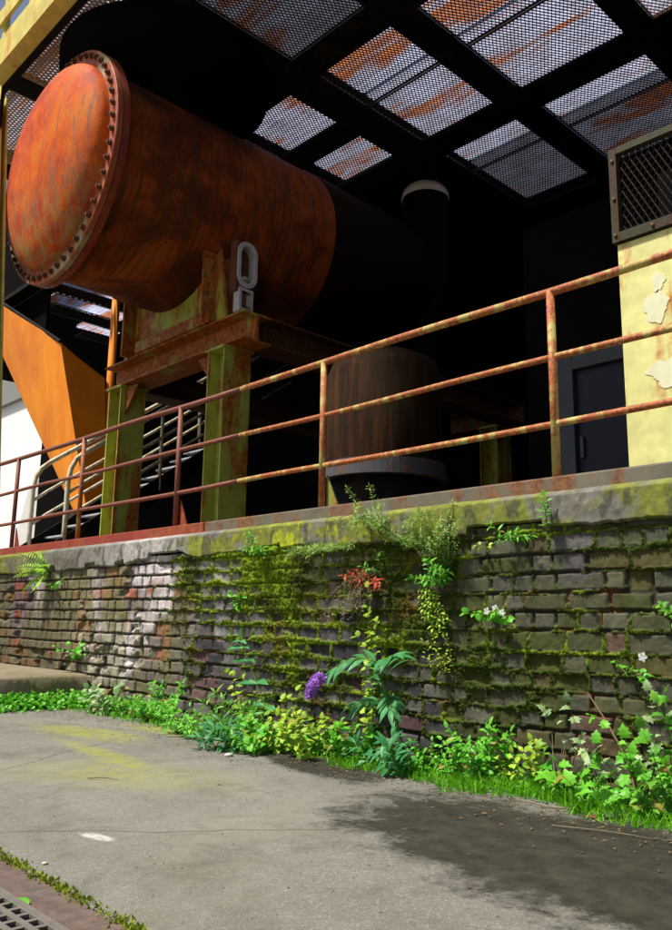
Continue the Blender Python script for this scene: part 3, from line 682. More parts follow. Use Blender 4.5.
sheet_panel(-10.05, -7.6, 4.7, 8.25, mat='sheet_dim'); sheet_panel(-7.55, -5.1, 4.7, 8.25, mat='sheet_dim')
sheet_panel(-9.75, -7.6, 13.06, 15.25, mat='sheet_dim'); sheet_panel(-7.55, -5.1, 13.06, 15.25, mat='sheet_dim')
# dark decking everywhere else
gxs = sorted({-34, -17, 3} | {v for r in SHEETS for v in r[:2]}); gys = sorted({4.40, 9.2, 19} | {v for r in SHEETS for v in r[2:]})
mb = MB()
for i in range(len(gxs) - 1):
    for j in range(len(gys) - 1):
        cx_, cy_ = (gxs[i] + gxs[i + 1]) / 2, (gys[j] + gys[j + 1]) / 2
        if any(r[0] < cx_ < r[1] and r[2] < cy_ < r[3] for r in SHEETS): continue
        if cx_ < -17 and cy_ < 9.2: continue
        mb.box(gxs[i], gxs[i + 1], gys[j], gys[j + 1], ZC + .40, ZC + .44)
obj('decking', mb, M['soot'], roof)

# rear and side walls of the hall, near black to hold the interior shade
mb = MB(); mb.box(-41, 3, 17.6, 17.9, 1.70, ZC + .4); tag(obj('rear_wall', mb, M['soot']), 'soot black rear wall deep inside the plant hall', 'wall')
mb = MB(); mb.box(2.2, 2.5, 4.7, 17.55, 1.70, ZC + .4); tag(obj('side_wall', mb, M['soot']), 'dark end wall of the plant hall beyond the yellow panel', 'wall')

# ================================================================== VESSEL, DOOR, POSTS
vs_ = thing('upright_vessel', 'upright rusty cylindrical vessel with a grey bottom flange behind the railing', 'vessel', (-7.39, 7.9, 1.7))
vx, vy = -7.39, 7.9
obj('shell', MB().lathe([(.78, 2.91), (.785, 3.05), (.785, 4.15), (.70, 4.35), (.4, 4.5), (.01, 4.53)], (vx, vy, 0), 'Z', 64), M['vessel'], vs_, True)
obj('flange', MB().lathe([(.75, 2.70), (.86, 2.70), (.86, 2.77), (.845, 2.77), (.845, 2.91), (.78, 2.92)], (vx, vy, 0), 'Z', 64), M['greyring'], vs_)
obj('skirt', MB().lathe([(.68, 1.7), (.68, 2.75)], (vx, vy, 0), 'Z', 48), M['soot_beam'], vs_, True)
dmv = thing('domed_vessel', 'tall dark vessel with a pale domed cap close under the mesh ceiling', 'vessel', (-10.6, 12.62, 1.7))
obj('shell', MB().lathe([(.49, 1.7), (.49, 9.91)], (-10.6, 12.62, 0), 'Z', 48), M['soot'], dmv, True)
obj('cap', MB().lathe([(.505, 9.90), (.52, 9.92), (.50, 10.05), (.42, 10.16), (.25, 10.24), (.01, 10.27)], (-10.6, 12.62, 0), 'Z', 48), plain('pale_dome', (.75, .62, .55), .6, .4, 3, .2), dmv, True)  # pale cap colour stands in for light falling through the mesh

dw = thing('steel_doorway', 'dark blue steel door in a grey frame deep behind the railing', 'door', (-4.5, 8.6, 1.7))
mb = MB(); mb.box(-5.10, -4.87, 8.5, 8.64, 1.70, 4.08); mb.box(-4.87, -3.55, 8.5, 8.64, 3.88, 4.08); mb.box(-3.55, -3.35, 8.5, 8.64, 1.70, 4.08); obj('frame', mb, M['doorframe'], dw, bevel=.006)
mb = MB(); mb.box(-4.86, -3.56, 8.57, 8.61, 1.71, 3.875); obj('leaf', mb, M['navy'], dw)
mb = MB(); mb.box(-4.82, -4.78, 8.53, 8.565, 2.8, 3.05); obj('handle', mb, M['doorframe'], dw)
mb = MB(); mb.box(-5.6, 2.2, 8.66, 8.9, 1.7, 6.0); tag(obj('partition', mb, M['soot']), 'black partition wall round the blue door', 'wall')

pp = thing('yellow_panel', 'peeling pale yellow steel panel at the right end of the railing', 'panel', (-1.9, 5.2, 1.7))
PY = 5.2
mb = MB(); mb.box(-2.58, -.3, PY, PY + .05, 1.70, 3.56); obj('plate', mb, M['yellow'], pp, bevel=.006)
mb = MB()
def patch(cx_, cz_, rx, rz, seed):
    n_ = 72; rr = random.Random(seed); ph = [rr.uniform(0, 6.3) for _ in range(4)]
    pts = [(cx_ + rx * math.cos(t) * (1 + .16 * math.sin(3 * t + ph[0]) + .10 * math.sin(5 * t + ph[1]) + .07 * math.sin(9 * t + ph[2]) + .05 * math.sin(17 * t + ph[3]) + rr.uniform(-.05, .05)), PY - .004, cz_ + rz * math.sin(t) * (1 + .16 * math.sin(3 * t + ph[1]) + .10 * math.sin(6 * t + ph[3]))) for t in np.linspace(0, 2 * PI, n_, endpoint=False)]
    mb.prism(pts, None, (0, .003, 0))
patch(-2.33, 3.02, .085, .11, 1); patch(-2.30, 3.2, .045, .07, 4); patch(-2.26, 2.55, .13, .10, 2); patch(-2.16, 2.78, .06, .09, 3)
obj('bare_patch', mb, plain('bare_plaster', (.70, .70, .46), .8, .22, 14), pp)
mb = MB(); mb.box(-2.60, -2.545, PY - .03, PY + .03, 3.57, 4.30); mb.box(-2.543, -.3, PY - .03, PY + .03, 3.57, 3.64); mb.box(-2.543, -.3, PY - .03, PY + .03, 4.25, 4.30); fr = obj('screen_frame', mb, rusty('screen_frame_paint', (.05, .052, .02), (.03, .015, .008), (.07, .03, .014), .3, 4, 1, .65, .2), pp)  # frame colour darkened to put it in shade
for z in (3.62, 3.9, 4.2):
    mb = MB(); mb.lathe([(.001, -.045), (.012, -.042), (.014, -.03)], (-2.572, PY, z), 'Y', 10); obj('bolt', mb, M['bolt'], fr)
for x in (-2.3, -2.0, -1.6):
    mb = MB(); mb.lathe([(.001, -.045), (.012, -.042), (.014, -.03)], (x, PY, 3.605), 'Y', 10); obj('bolt', mb, M['bolt'], fr)
mb = MB(); x = -2.5
w = .0045; p_ = .046
for i in range(48):
    for j in range(14):
        xa, za = -2.545 + i * p_ + (p_ / 2 if j % 2 else 0), 3.64 + j * p_
        if xa + p_ > -.3 or za + p_ > 4.28: continue
        for (x0, z0, x1, z1) in ((xa, za, xa + p_ / 2, za + p_), (xa + p_, za, xa + p_ / 2, za + p_)):
            mb.add([(x0 - w, PY, z0), (x0 + w, PY + .006, z0), (x1 + w, PY + .006, z1), (x1 - w, PY, z1)], [(0, 1, 2, 3)])
obj('wire_mesh', mb, rusty('screen_wire', (.012, .010, .008), (.012, .006, .005), (.03, .014, .008), .5, 4, 1, .7, .2), pp)  # wire colour darkened as well, shade included
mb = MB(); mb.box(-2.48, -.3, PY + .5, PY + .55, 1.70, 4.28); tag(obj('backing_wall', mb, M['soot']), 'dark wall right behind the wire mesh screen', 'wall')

for x, y, h, lab in ((-9.0, 8.6, 2.9, 'short pale yellow post stub standing left of the upright vessel'),):
    mb = MB(); mb.box(x - .05, x + .05, y - .05, y + .05, 1.70, h); tag(obj('post_stub', mb, M['stub'], None, bevel=.01), lab, 'post')

mb = MB(); mb.box(-1.75, 2.15, PY + .06, PY + .3, 1.70, ZC - .01); tag(obj('front_wall', mb, M['pale']), 'rendered front wall rising to the roof beyond the yellow panel', 'wall')  # added out of view to keep light off the tank
# corner column at the left edge and the bracket at its head
colm = thing('corner_column', 'bright yellow steel column at the left end of the roof', 'column', (-12.79, 4.55, 1.7))
mb = MB()
for y0, y1, xo in ((4.47, 4.50, .62), (4.57, 4.60, .62)):
    mb.prism([(-13.34 - xo, y0, 9.8), (-13.34, y0, 9.8), (-11.87, y0, 1.75), (-11.87 - xo, y0, 1.75)], None, (0, y1 - y0, 0))
mb.prism([(-13.69, 4.503, 9.8), (-13.64, 4.503, 9.8), (-12.17, 4.503, 1.75), (-12.22, 4.503, 1.75)], None, (0, .064, 0))
obj('post', mb, M['yellow_col'], colm)
mb = MB(); mb.box(-13.74, -13.11, 4.40, 4.462, 9.05, 9.82); obj('head_plate', mb, M['soot_beam'], colm)
mb = MB(); mb.box(-13.74, -13.11, 4.39, 4.40, 9.55, 9.82); obj('yellow_patch', mb, M['yellow_col'], colm)

# ================================================================== PLANTS
RND = random.Random(11)
def rv3(s=1.0): return Vector((RND.uniform(-1, 1), RND.uniform(-1, 1), RND.uniform(-1, 1))) * s
SHAPES = {   # outline as (along, across) pairs, mirrored about the midrib
    'oval': [(0, .02), (.18, .32), (.45, .5), (.75, .36), (1, 0)],
    'lance': [(0, .02), (.2, .34), (.42, .5), (.7, .34), (1, 0)],
    'round': [(0, .05), (.12, .42), (.45, .56), (.8, .38), (1, .02)],
    'lobed': [(0, .03), (-.10, .42), (.16, .36), (.22, .66), (.46, .36), (.62, .46), (.72, .20), (1, 0)],
}
def leaf(mb, p, d, nrm, Ln, W, shape='oval', droop=.25, fold=.2):
    d = d.normalized(); s = d.cross(nrm)
    if s.length < 1e-4: s = d.orthogonal()
    s.normalize(); n = s.cross(d).normalized()
    pr = SHAPES[shape]; vs = []; fs = []
    for a, w in pr:
        c = p + d * (a * Ln) - n * (droop * Ln * max(a, 0) ** 2)
        vs += [c + s * (w * W) + n * (abs(w) * W * fold), c, c - s * (w * W) + n * (abs(w) * W * fold)]
    for k in range(len(pr) - 1):
        a, b = k * 3, k * 3 + 3; fs += [(a, a + 1, b + 1, b), (a + 1, a + 2, b + 2, b + 1)]
    mb.t = min(1, max(0, RND.gauss(.5, .25))); mb.add(vs, fs)
def curve(p0, d0, Ln, bend, n=8, wob=.06):
    pts = [Vector(p0)]; d = Vector(d0).normalized()
    for k in range(n):
        d = (d + Vector(bend) / n + rv3(wob)).normalized(); pts.append(pts[-1] + d * (Ln / n))
    return pts
WALLN = Vector((0, -1, 0))
def plant(name, label, cat, base, stems, leafkey, shape='oval', L0=.05, W0=.028, step=.03, per=2, stemr=.003, droop=.3, group=None, spread=1.0, tipbig=False, stemkey='stem', face=.6, jit=.35):
    """stems: list of polylines; leaves are set along each of them"""
    t = thing(name, label, cat, base, group); sm = MB(); lm = MB()
    roots = sorted((tuple(p[0]) for p in stems)); roots = [roots[0]] + roots + [roots[-1]] if len(roots) < 2 else roots
    if len(roots) > 1 and len(stems) > 1: sm.tube(roots, stemr * .8, 5, False)
    for pts in stems:
        sm.t = RND.random(); sm.tube(pts, [stemr * (1 - .7 * i / (len(pts) - 1)) for i in range(len(pts))], 5, False)
        seg = [(pts[i + 1] - pts[i]).length for i in range(len(pts) - 1)]; tot = sum(seg); s_ = tot * .12; ang = RND.uniform(0, 6.28)
        while s_ < tot:
            a = s_; i = 0
            while i < len(seg) - 1 and a > seg[i]: a -= seg[i]; i += 1
            p = pts[i].lerp(pts[i + 1], min(1, a / seg[i])); d = (pts[i + 1] - pts[i]).normalized()
            for k in range(per):
                an = ang + 2 * PI * k / per; u = d.orthogonal().normalized(); w = d.cross(u)
                out = (u * math.cos(an) + w * math.sin(an)); dirn = (out * spread + d * .5 + rv3(jit)).normalized()
                nrm = (Vector((0, 0, 1)) + WALLN * face + rv3(.45)).normalized(); f = RND.uniform(.6, 1.15) * (1 if not tipbig else (.6 + .6 * s_ / tot))
                leaf(lm, p + out * .004, dirn, nrm, L0 * f, W0 * f, shape, droop + RND.uniform(-.1, .2))
            ang += 1.9; s_ += step * RND.uniform(.7, 1.3)
        leaf(lm, pts[-1], (pts[-1] - pts[-2]), (Vector((0, 0, 1)) + WALLN * face), L0 * .8, W0 * .8, shape, droop)
    obj('stems', sm, L[stemkey], t); obj('leaves', lm, L[leafkey], t); return t
def fan(x, y, z, n, Ln, up=1.0, sx=.6, sy=.35, bend=(0, 0, -.5), rx=.05, ry=.03, var=.35, lean=(0, 0)):
    return [curve((x + RND.uniform(-rx, rx), y + RND.uniform(-ry, ry), z), (RND.gauss(lean[0], sx), RND.gauss(lean[1] - .25, sy), up), Ln * RND.uniform(1 - var, 1 + var), bend) for _ in range(n)]

FY = WY - .03      # face of the brickwork
# ---- on the wall
fern = thing('wall_fern', 'bright yellow green fern drooping from the wall below the red kerb', 'fern', (-9.25, FY, 1.42))
sm, lm = MB(), MB()
for (dx_, dz_, Ln) in ((-.55, .05, .42), (-.35, .55, .40), (-.75, -.45, .40), (.10, .75, .30), (.35, .25, .24), (-.6, .3, .38), (-.2, -.7, .30)):
    pts = curve((-9.22, FY, 1.40), (dx_, -.55, dz_), Ln, (0, -.1, -.55), 14, .02); sm.tube(pts, .003, 5, False)
    for i in range(1, len(pts)):
        d = (pts[i] - pts[i - 1]).normalized(); w = math.sin(PI * min(1, (i + 1.5) / (len(pts) + 1)) ** .8) * .085 + .012
        side = d.cross(Vector((0, -.8, .6))).normalized()
        for sg in (1, -1): leaf(lm, pts[i], side * sg + d * .35 + rv3(.08), Vector((0, -.7, .7)), w, w * .30, 'lance', .15)
obj('stems', sm, L['stem'], fern); obj('leaves', lm, L['fern'], fern)
plant('wall_weed', 'small round leaved weed on the wall just above the concrete step', 'weed', (-8.35, FY, .48), fan(-8.35, FY, .42, 7, .20, .8, .9, .3, (0, 0, -.3)), 'bright', 'round', .055, .055, .04, 1)
plant('wall_weed', 'little two leaf weed beside the fern on the wall', 'weed', (-8.95, FY, 1.22), fan(-8.95, FY, 1.20, 3, .10, .3, .5, .3), 'bright', 'round', .05, .05, .05, 1)
plant('wall_weed', 'small leafy weed under the coping where the moss is brightest', 'weed', (-5.22, FY - .03, 1.42), fan(-5.22, FY - .03, 1.40, 8, .17, .5, .9, .4), 'bright', 'oval', .04, .02, .025, 2)
plant('wall_weed', 'pale three leaf sprig on the bare red part of the wall', 'weed', (-5.55, FY, .98), fan(-5.55, FY, .96, 3, .13, 1, .5, .4), 'bright', 'oval', .06, .035, .045, 2)
st = fan(-3.95, FY - .03, 1.50, 16, .30, .7, .9, .35, (0, -.05, -.3), .22, .02) + fan(-4.25, FY - .03, 1.42, 14, .28, .0, .8, .3, (-.3, 0, -.2), .22, .02, lean=(-.8, 0))
plant('feathery_herb', 'pale feathery herb sprawling across the coping above the red leaved plant', 'herb', (-4.0, FY, 1.45), st, 'feather', 'lance', .032, .008, .013, 3, .002, .2)
st = [curve((-4.05 + RND.uniform(-.2, .12), FY - .02, 1.22 - RND.uniform(0, .2)), (RND.gauss(-.1, .5), -.5, -.2), .28 * RND.uniform(.5, 1.2), (0, 0, -1.2), 8, .2) for _ in range(26)]
plant('dry_weed', 'tangle of pale dried weed hanging below the red leaved plant', 'weed', (-4.1, FY, 1.1), st, 'dry', 'lance', .020, .005, .022, 2, .0022, .2, stemkey='dry')
plant('red_plant', 'small wall plant with bright red and orange leaves', 'plant', (-4.05, FY, 1.14), fan(-4.02, FY, 1.12, 8, .14, .6, .8, .35, (0, -.1, -.4), .07), 'red', 'oval', .05, .024, .035, 2, .003, .5)
plant('wall_weed', 'green sprig growing just above the red leaved plant', 'weed', (-3.95, FY, 1.24), fan(-3.95, FY, 1.22, 4, .12, .8, .8), 'mid', 'lance', .055, .022, .03, 2)
st = fan(-3.40, FY - .02, 1.22, 20, .36, 1.1, .42, .3, (0, -.05, .1), .06, .02) + fan(-3.6, FY - .02, 1.36, 7, .26, .8, .3, .3, lean=(-.6, 0))
plant('feathery_herb', 'tall feathery green herb growing up over the coping edge', 'herb', (-3.40, FY, 1.2), st, 'feather', 'lance', .040, .009, .014, 3, .0025, .2)
plant('wall_weed', 'leafy green clump at the foot of the tall feathery herb', 'weed', (-3.36, FY, 1.16), fan(-3.36, FY - .01, 1.12, 12, .20, .5, .6, .4, rx=.08), 'bright', 'oval', .048, .020, .024, 2)
st = [curve((-3.52 + RND.uniform(-.06, .06), FY - .01, 1.12), (.25 + RND.gauss(0, .15), -.15, -1), .36 * RND.uniform(.6, 1.1), (.25, 0, -.2)) for _ in range(7)]
plant('trailing_weed', 'yellow green weed trailing down the wall under the feathery herb', 'weed', (-3.5, FY, 1.1), st, 'yellow', 'oval', .034, .018, .020, 2)
plant('wall_weed', 'bright star shaped weed tucked under the broken coping edge', 'weed', (-2.82, FY, 1.40), fan(-2.82, FY - .02, 1.38, 8, .10, .4, .9, .4), 'bright', 'lance', .05, .016, .025, 2)
plant('wall_weed', 'tiny yellow weed left of the broken coping notch', 'weed', (-2.98, FY, 1.36), fan(-2.98, FY - .01, 1.34, 3, .05, .6, .6), 'yellow', 'round', .035, .028, .03, 1)
plant('coping_sprout', 'upright green sprout with paired leaves on the coping face', 'sprout', (-2.57, FY - .03, 1.42), [curve((-2.55, FY - .03, 1.41), (-.08, -.25, 1), .20, (0, 0, .1)), curve((-2.57, FY - .03, 1.42), (.25, -.3, 1), .12, (0, 0, .2))], 'bright', 'oval', .055, .022, .028, 2, .003, .15)
wf = plant('flowering_weed', 'small weed with round leaves and white flowers on the brickwork', 'weed', (-2.98, FY, .92), fan(-3.0, FY, .92, 7, .14, .25, .9, .4, (0, 0, -.4), .05), 'bright', 'round', .042, .040, .035, 1)
for fx_, fz_ in ((-2.98, .95), (-2.92, .965), (-2.87, .94)):
    fm = MB()
    for k in range(5): leaf(fm, Vector((fx_, FY - .06, fz_)), Vector((math.cos(k * 1.26), -.25, math.sin(k * 1.26))), WALLN, .024, .017, 'round')
    obj('flower', fm, L['white'], wf)
plant('trailing_weed', 'thin twiggy weed with small yellow leaves low on the brickwork', 'weed', (-3.32, FY, .72), fan(-3.32, FY, .55, 7, .22, 1, .5, .3, (0, 0, -.2)), 'yellow', 'oval', .026, .014, .035, 2, .002, stemkey='twig')
wf = plant('flowering_weed', 'tiny weed with one white flower low on the right of the wall', 'weed', (-2.05, FY, .66), fan(-2.1, FY, .62, 4, .12, .3, .8, .4), 'bright', 'round', .036, .034, .04, 1)
fm = MB()
for k in range(5): leaf(fm, Vector((-2.02, FY - .05, .72)), Vector((math.cos(k * 1.26), -.25, math.sin(k * 1.26))), WALLN, .026, .02, 'round')
obj('flower', fm, L['white'], wf)
plant('wall_weed', 'leafy weed at the right edge of the brick wall', 'weed', (-1.78, FY, .86), fan(-1.76, FY, .76, 12, .20, .9, .4, .3, rx=.04), 'mid', 'round', .035, .028, .022, 2)
st = [curve((-3.98 + RND.uniform(-.03, .03), FY - .04, .12), (RND.gauss(0, .12), -.06, 1), .95 * RND.uniform(.7, 1.1), (RND.gauss(.0, .3), 0, .2), 12) for _ in range(5)]
plant('climbing_weed', 'yellow green climbing weed on the wall behind the buddleja', 'weed', (-3.98, FY, .1), st, 'yellow', 'round', .055, .048, .06, 1, .003)

# ---- buddleja with its flower
bud = thing('buddleja', 'blue green buddleja with one purple flower spike arching from the wall foot', 'shrub', (-3.72, 4.0, 0))
sm, lm, fm = MB(), MB(), MB()
main = curve((-3.62, 4.06, .10), (.0, -.35, 1), .50, (-.15, -.2, -.1), 8, .03)
arch = [Vector(p) for p in ((-3.64, 3.94, .53), (-3.68, 3.86, .63), (-3.76, 3.80, .65), (-3.84, 3.75, .62), (-3.91, 3.71, .57), (-3.955, 3.69, .525))]
top = [arch[0], Vector((-3.60, 3.88, .62)), Vector((-3.54, 3.84, .66)), Vector((-3.47, 3.80, .675))]
low = curve((-3.68, 3.97, .38), (-.55, -.45, .15), .20, (0, 0, -.5), 6, .03)
low2 = curve((-3.66, 3.97, .42), (.5, -.5, -.1), .20, (0, 0, -.4), 6, .03)
for pts, r in ((main, .008), (arch, .005), (top, .005), (low, .005), (low2, .005)): sm.t = .6; sm.tube(pts, r, 7, False)
for pts, n_, Ln in ((arch[:5], 6, .165), (top, 6, .18), (low, 5, .145), (low2, 5, .145), (main[3:], 3, .14)):
    for k in range(n_):
        u = (k + .4) / n_ * (len(pts) - 1); i = min(int(u), len(pts) - 2); p = pts[i].lerp(pts[i + 1], u - i); d = (pts[i + 1] - pts[i]).normalized()
        sd_ = d.cross(Vector((0, -.4, 1))).normalized()
        for sg in (1, -1): leaf(lm, p, sd_ * sg * .8 + d * .75 + Vector((0, -.2, -.12)) + rv3(.15), Vector((0, -.45, 1)) + rv3(.2), Ln * RND.uniform(.8, 1.1), Ln * .30, 'lance', .30, .18)
    leaf(lm, pts[-1], pts[-1] - pts[-2], Vector((0, -.4, 1)), Ln * .9, Ln * .25, 'lance', .3)
fp = [Vector((-3.95, 3.66, .525)), Vector((-3.985, 3.645, .50)), Vector((-4.02, 3.635, .455)), Vector((-4.045, 3.63, .395))]
sm.tube(fp, .004, 6, False)
fb = MB(); fb.tube([fp[0], fp[1], fp[2], fp[3]], [.026, .036, .032, .014], 10)
for k in range(420):
    u = RND.random() ** .9 * 3; i = min(int(u), 2); p = fp[i].lerp(fp[i + 1], u - i); rr = (.036, .046, .040, .016)[i] * (1 - (u - i)) + (.036, .046, .040, .016)[i + 1] * (u - i)
    o_ = rv3().normalized(); leaf(fb, p + o_ * rr * .7, o_ + rv3(.5), rv3(), .019, .015, 'round', 0)
obj('stems', sm, L['stem'], bud); obj('leaves', lm, L['blue'], bud); obj('flower_spike', fb, L['purple'], bud)
# ---- tall sprout
ts = thing('tall_sprout', 'tall single sprout with long pointed leaves left of the purple flower', 'sprout', (-4.95, 3.98, 0))
sm, lm = MB(), MB(); pts = [Vector(p) for p in ((-4.86, 4.0, .10), (-4.90, 3.96, .25), (-4.97, 3.93, .42), (-5.05, 3.90, .58), (-5.12, 3.88, .72))]
sm.tube(pts, [.007, .006, .005, .004, .003], 6, False)
for k, (u, s_, Ln) in enumerate(((.9, 1, .17), (1.0, -1, .12), (1.9, -1, .19), (2.0, 1, .18), (2.9, -1, .19), (3.0, 1, .14), (3.6, -1, .17), (3.7, 1, .12), (3.95, -1, .10), (3.97, 1, .10))):
    i = min(int(u), 3); p = pts[i].lerp(pts[i + 1], u - i); leaf(lm, p, Vector((s_ * .85, -.35, .25 - .1 * k / 5)), Vector((0, -.6, .8)) + rv3(.15), Ln, Ln * .34, 'lance', .35)
leaf(lm, pts[-1], Vector((-.1, -.1, 1)), WALLN, .10, .03, 'lance', .1)
obj('stems', sm, L['stem'], ts); obj('leaves', lm, L['blue'], ts)

# ---- along the foot of the wall
def bush(name, label, cat, x, y, n, h, key, shape, L0, W0, rx=.12, ry=.07, sx=.5, step=.03, per=2, z=.0, **k):
    return plant(name, label, cat, (x, y, z), fan(x, y, z, max(3, int(n * .62)), h * .82, 1.0, sx, .35, (0, 0, -.4), rx, ry), key, shape, L0, W0, step, per, .003, .35, **k)
bush('leafy_weed', 'pale silvery plant with rounded leaves nearest the concrete step', 'weed', -7.15, 3.92, 14, .26, 'pale', 'round', .085, .06, .20, .08)
bush('leafy_weed', 'low mid green weed at the wall foot right of the silvery plant', 'weed', -6.75, 3.95, 12, .22, 'mid', 'oval', .06, .03, .15)
bush('leafy_weed', 'bright bushy weed at the wall foot under the pale bricks', 'weed', -6.25, 3.93, 30, .36, 'bright', 'oval', .06, .028, .24, .08, step=.025)
bush('leafy_weed', 'yellow leaved weed climbing behind the tall sprout', 'weed', -5.28, 4.03, 8, .52, 'yellow', 'round', .055, .05, .12, .04, .25, .05, 1)
bush('leafy_weed', 'dark green leafy weed at the base of the tall sprout', 'weed', -4.98, 3.95, 26, .36, 'mid', 'lance', .085, .026, .22, .08)
bush('buddleja_seedling', 'blue green buddleja seedling spreading onto the asphalt left of the purple flower', 'shrub', -4.80, 3.55, 18, .21, 'blue', 'lance', .12, .030, .22, .10, .8, .035)
bush('leafy_weed', 'bright green weed between the seedling and the wall', 'weed', -5.45, 3.72, 22, .22, 'bright', 'oval', .06, .028, .24, .10)
bush('leafy_weed', 'broad yellow leaved weed to the left of the purple flower', 'weed', -4.66, 3.98, 8, .36, 'yellow', 'round', .07, .055, .12, .05, .3, .06, 1)
bush('oval_leaf_weed', 'dense oval leaved weed just under the purple flower', 'weed', -4.35, 3.80, 34, .27, 'yellow', 'round', .055, .042, .28, .12, .5, .028)
bush('oval_leaf_weed', 'bright round leaved weed spilling forward left of the seedlings', 'weed', -4.62, 3.66, 30, .20, 'bright', 'round', .055, .042, .28, .10, .6, .028)
bush('oval_leaf_weed', 'round leaved weed against the wall below the buddleja leaves', 'weed', -4.0, 3.90, 24, .24, 'bright', 'round', .055, .045, .22, .08, .5, .03)
bush('buddleja_seedling', 'blue green buddleja seedling at the middle of the wall foot', 'shrub', -3.44, 3.74, 13, .19, 'blue', 'lance', .13, .036, .16, .08, .7, .035)
bush('leafy_weed', 'fine leaved green weed right of the middle buddleja seedling', 'weed', -3.2, 3.92, 26, .20, 'bright', 'oval', .042, .022, .24, .08, .5, .022)
bush('leafy_weed', 'tall fresh green weed rising before the brickwork beside the grass strip', 'weed', -2.90, 3.95, 26, .31, 'bright', 'oval', .06, .032, .16, .08, .4, .03)
bush('leafy_weed', 'yellowish weed right of the tall fresh green weed', 'weed', -2.62, 4.0, 16, .25, 'yellow', 'oval', .055, .034, .16, .06, .45, .03)
bush('ivy_weed', 'few lobed leaves beside the pale dead stalks', 'weed', -2.42, 3.98, 7, .26, 'bright', 'lobed', .085, .075, .12, .06, .4, .07, 1)
bush('ivy_shrub', 'large shrub of lobed bright leaves in the right corner', 'shrub', -2.0, 3.88, 15, .36, 'bright', 'lobed', .075, .07, .26, .12, .45, .06, 1)
bush('ivy_shrub', 'pale lobed shrub with brown twigs behind the right corner shrub', 'shrub', -2.02, 4.04, 11, .52, 'pale', 'lobed', .062, .055, .20, .05, .3, .07, 1, stemkey='twig')
bush('ivy_shrub', 'leafy lobed shrub running off the right edge', 'shrub', -1.62, 3.98, 18, .50, 'mid', 'lobed', .07, .062, .20, .12, .4, .06, 1)
bush('ivy_weed', 'climbing sprig of lobed leaves above the right corner shrub', 'weed', -1.95, 4.08, 4, .72, 'bright', 'lobed', .06, .055, .06, .03, .12, .10, 1)
ds = thing('dead_stalks', 'pale dead stalks leaning on the wall by the lobed leaves', 'stalks', (-2.45, 4.0, 0)); sm = MB()
for k in range(7):
    sm.t = RND.random(); sm.tube(curve((-2.45 + RND.uniform(-.06, .06), 3.98, 0), (RND.gauss(.1, .4), .1, 1), RND.uniform(.2, .36), (0, 0, -.3 * (k % 2)), 6, .08), [.005, .005, .004, .004, .003, .003, .002], 5, False)
obj('stems', sm, L['dry'], ds)
tw = MB(); tw.t = .6; tw.tube([(-2.32, 4.08, .52), (-2.18, 4.02, .38), (-2.05, 3.96, .22), (-1.98, 3.9, .05)], [.003, .005, .006, .007], 6); tag(obj('bare_twig', tw, L['twig']), 'bare brown twig leaning through the right corner shrub', 'twig')

# ---- grass, ground cover, moss (uncountable)
gm = MB()
def blade(x, y, z, h, w, dx_, dy_):
    gm.t = RND.random(); a = RND.uniform(0, PI); ca, sa = math.cos(a) * w, math.sin(a) * w
    gm.add([(x - ca, y - sa, z), (x + ca, y + sa, z), (x + dx_ * .4 + ca * .6, y + dy_ * .4 + sa * .6, z + h * .6), (x + dx_ * .4 - ca * .6, y + dy_ * .4 - sa * .6, z + h * .6), (x + dx_, y + dy_, z + h)], [(0, 1, 2, 3), (3, 2, 4)])
for _ in range(9000):
    x = RND.uniform(-3.9, -.9); yb = 3.72 + .10 * math.sin(x * 2.3) + .06 * math.sin(x * 7) - .10 * (x > -2.9) - .08 * (x > -2.2)
    y = RND.uniform(yb, 4.16); 
    if RND.random() > min(1, (y - yb) / .12 + .25): continue
    h = RND.uniform(.02, .085) * (1.15 if -2.95 < x < -2.1 else .7); blade(x, y, 0, h, .0035, RND.gauss(0, .03), RND.gauss(-.015, .03))
for _ in range(2000):
    x = RND.uniform(-7.9, -3.9); y = RND.uniform(3.72, 4.16); blade(x, y, 0, RND.uniform(.02, .07), .004, RND.gauss(0, .025), RND.gauss(0, .025))
kind(obj('grass', gm, L['grass']), 'stuff')
gc = MB()
for _ in range(5200):
    if RND.random() < .62:
        x = -8.02 + abs(RND.gauss(0, .16)); y = RND.uniform(1.9, 4.12)
        hmax = .14 * max(.15, 1 - (x + 8.02) / .5)
    else:
        x = RND.uniform(-8.0, -6.4); y = 4.14 - abs(RND.gauss(0, .12)); hmax = .10
    leaf(gc, Vector((x, y, RND.uniform(.005, hmax))), rv3() + Vector((.2, -.2, .3)), Vector((0, -.3, 1)) + rv3(.4), RND.uniform(.03, .055), RND.uniform(.022, .035), 'round', .2)
kind(obj('ground_cover', gc, L['bright']), 'stuff')
# small leaves and litter scattered under the plants
gc = MB()
for _ in range(1500):
    x = RND.uniform(-5.9, -1.0); y = 4.14 - abs(RND.gauss(0, .20)); 
    if y < 3.45: continue
    leaf(gc, Vector((x, y, RND.uniform(.004, .10))), rv3() + Vector((0, -.2, .3)), Vector((0, -.3, 1)) + rv3(.5), RND.uniform(.025, .05), RND.uniform(.016, .03), 'oval', .2)
kind(obj('ground_cover', gc, L['mid']), 'stuff')
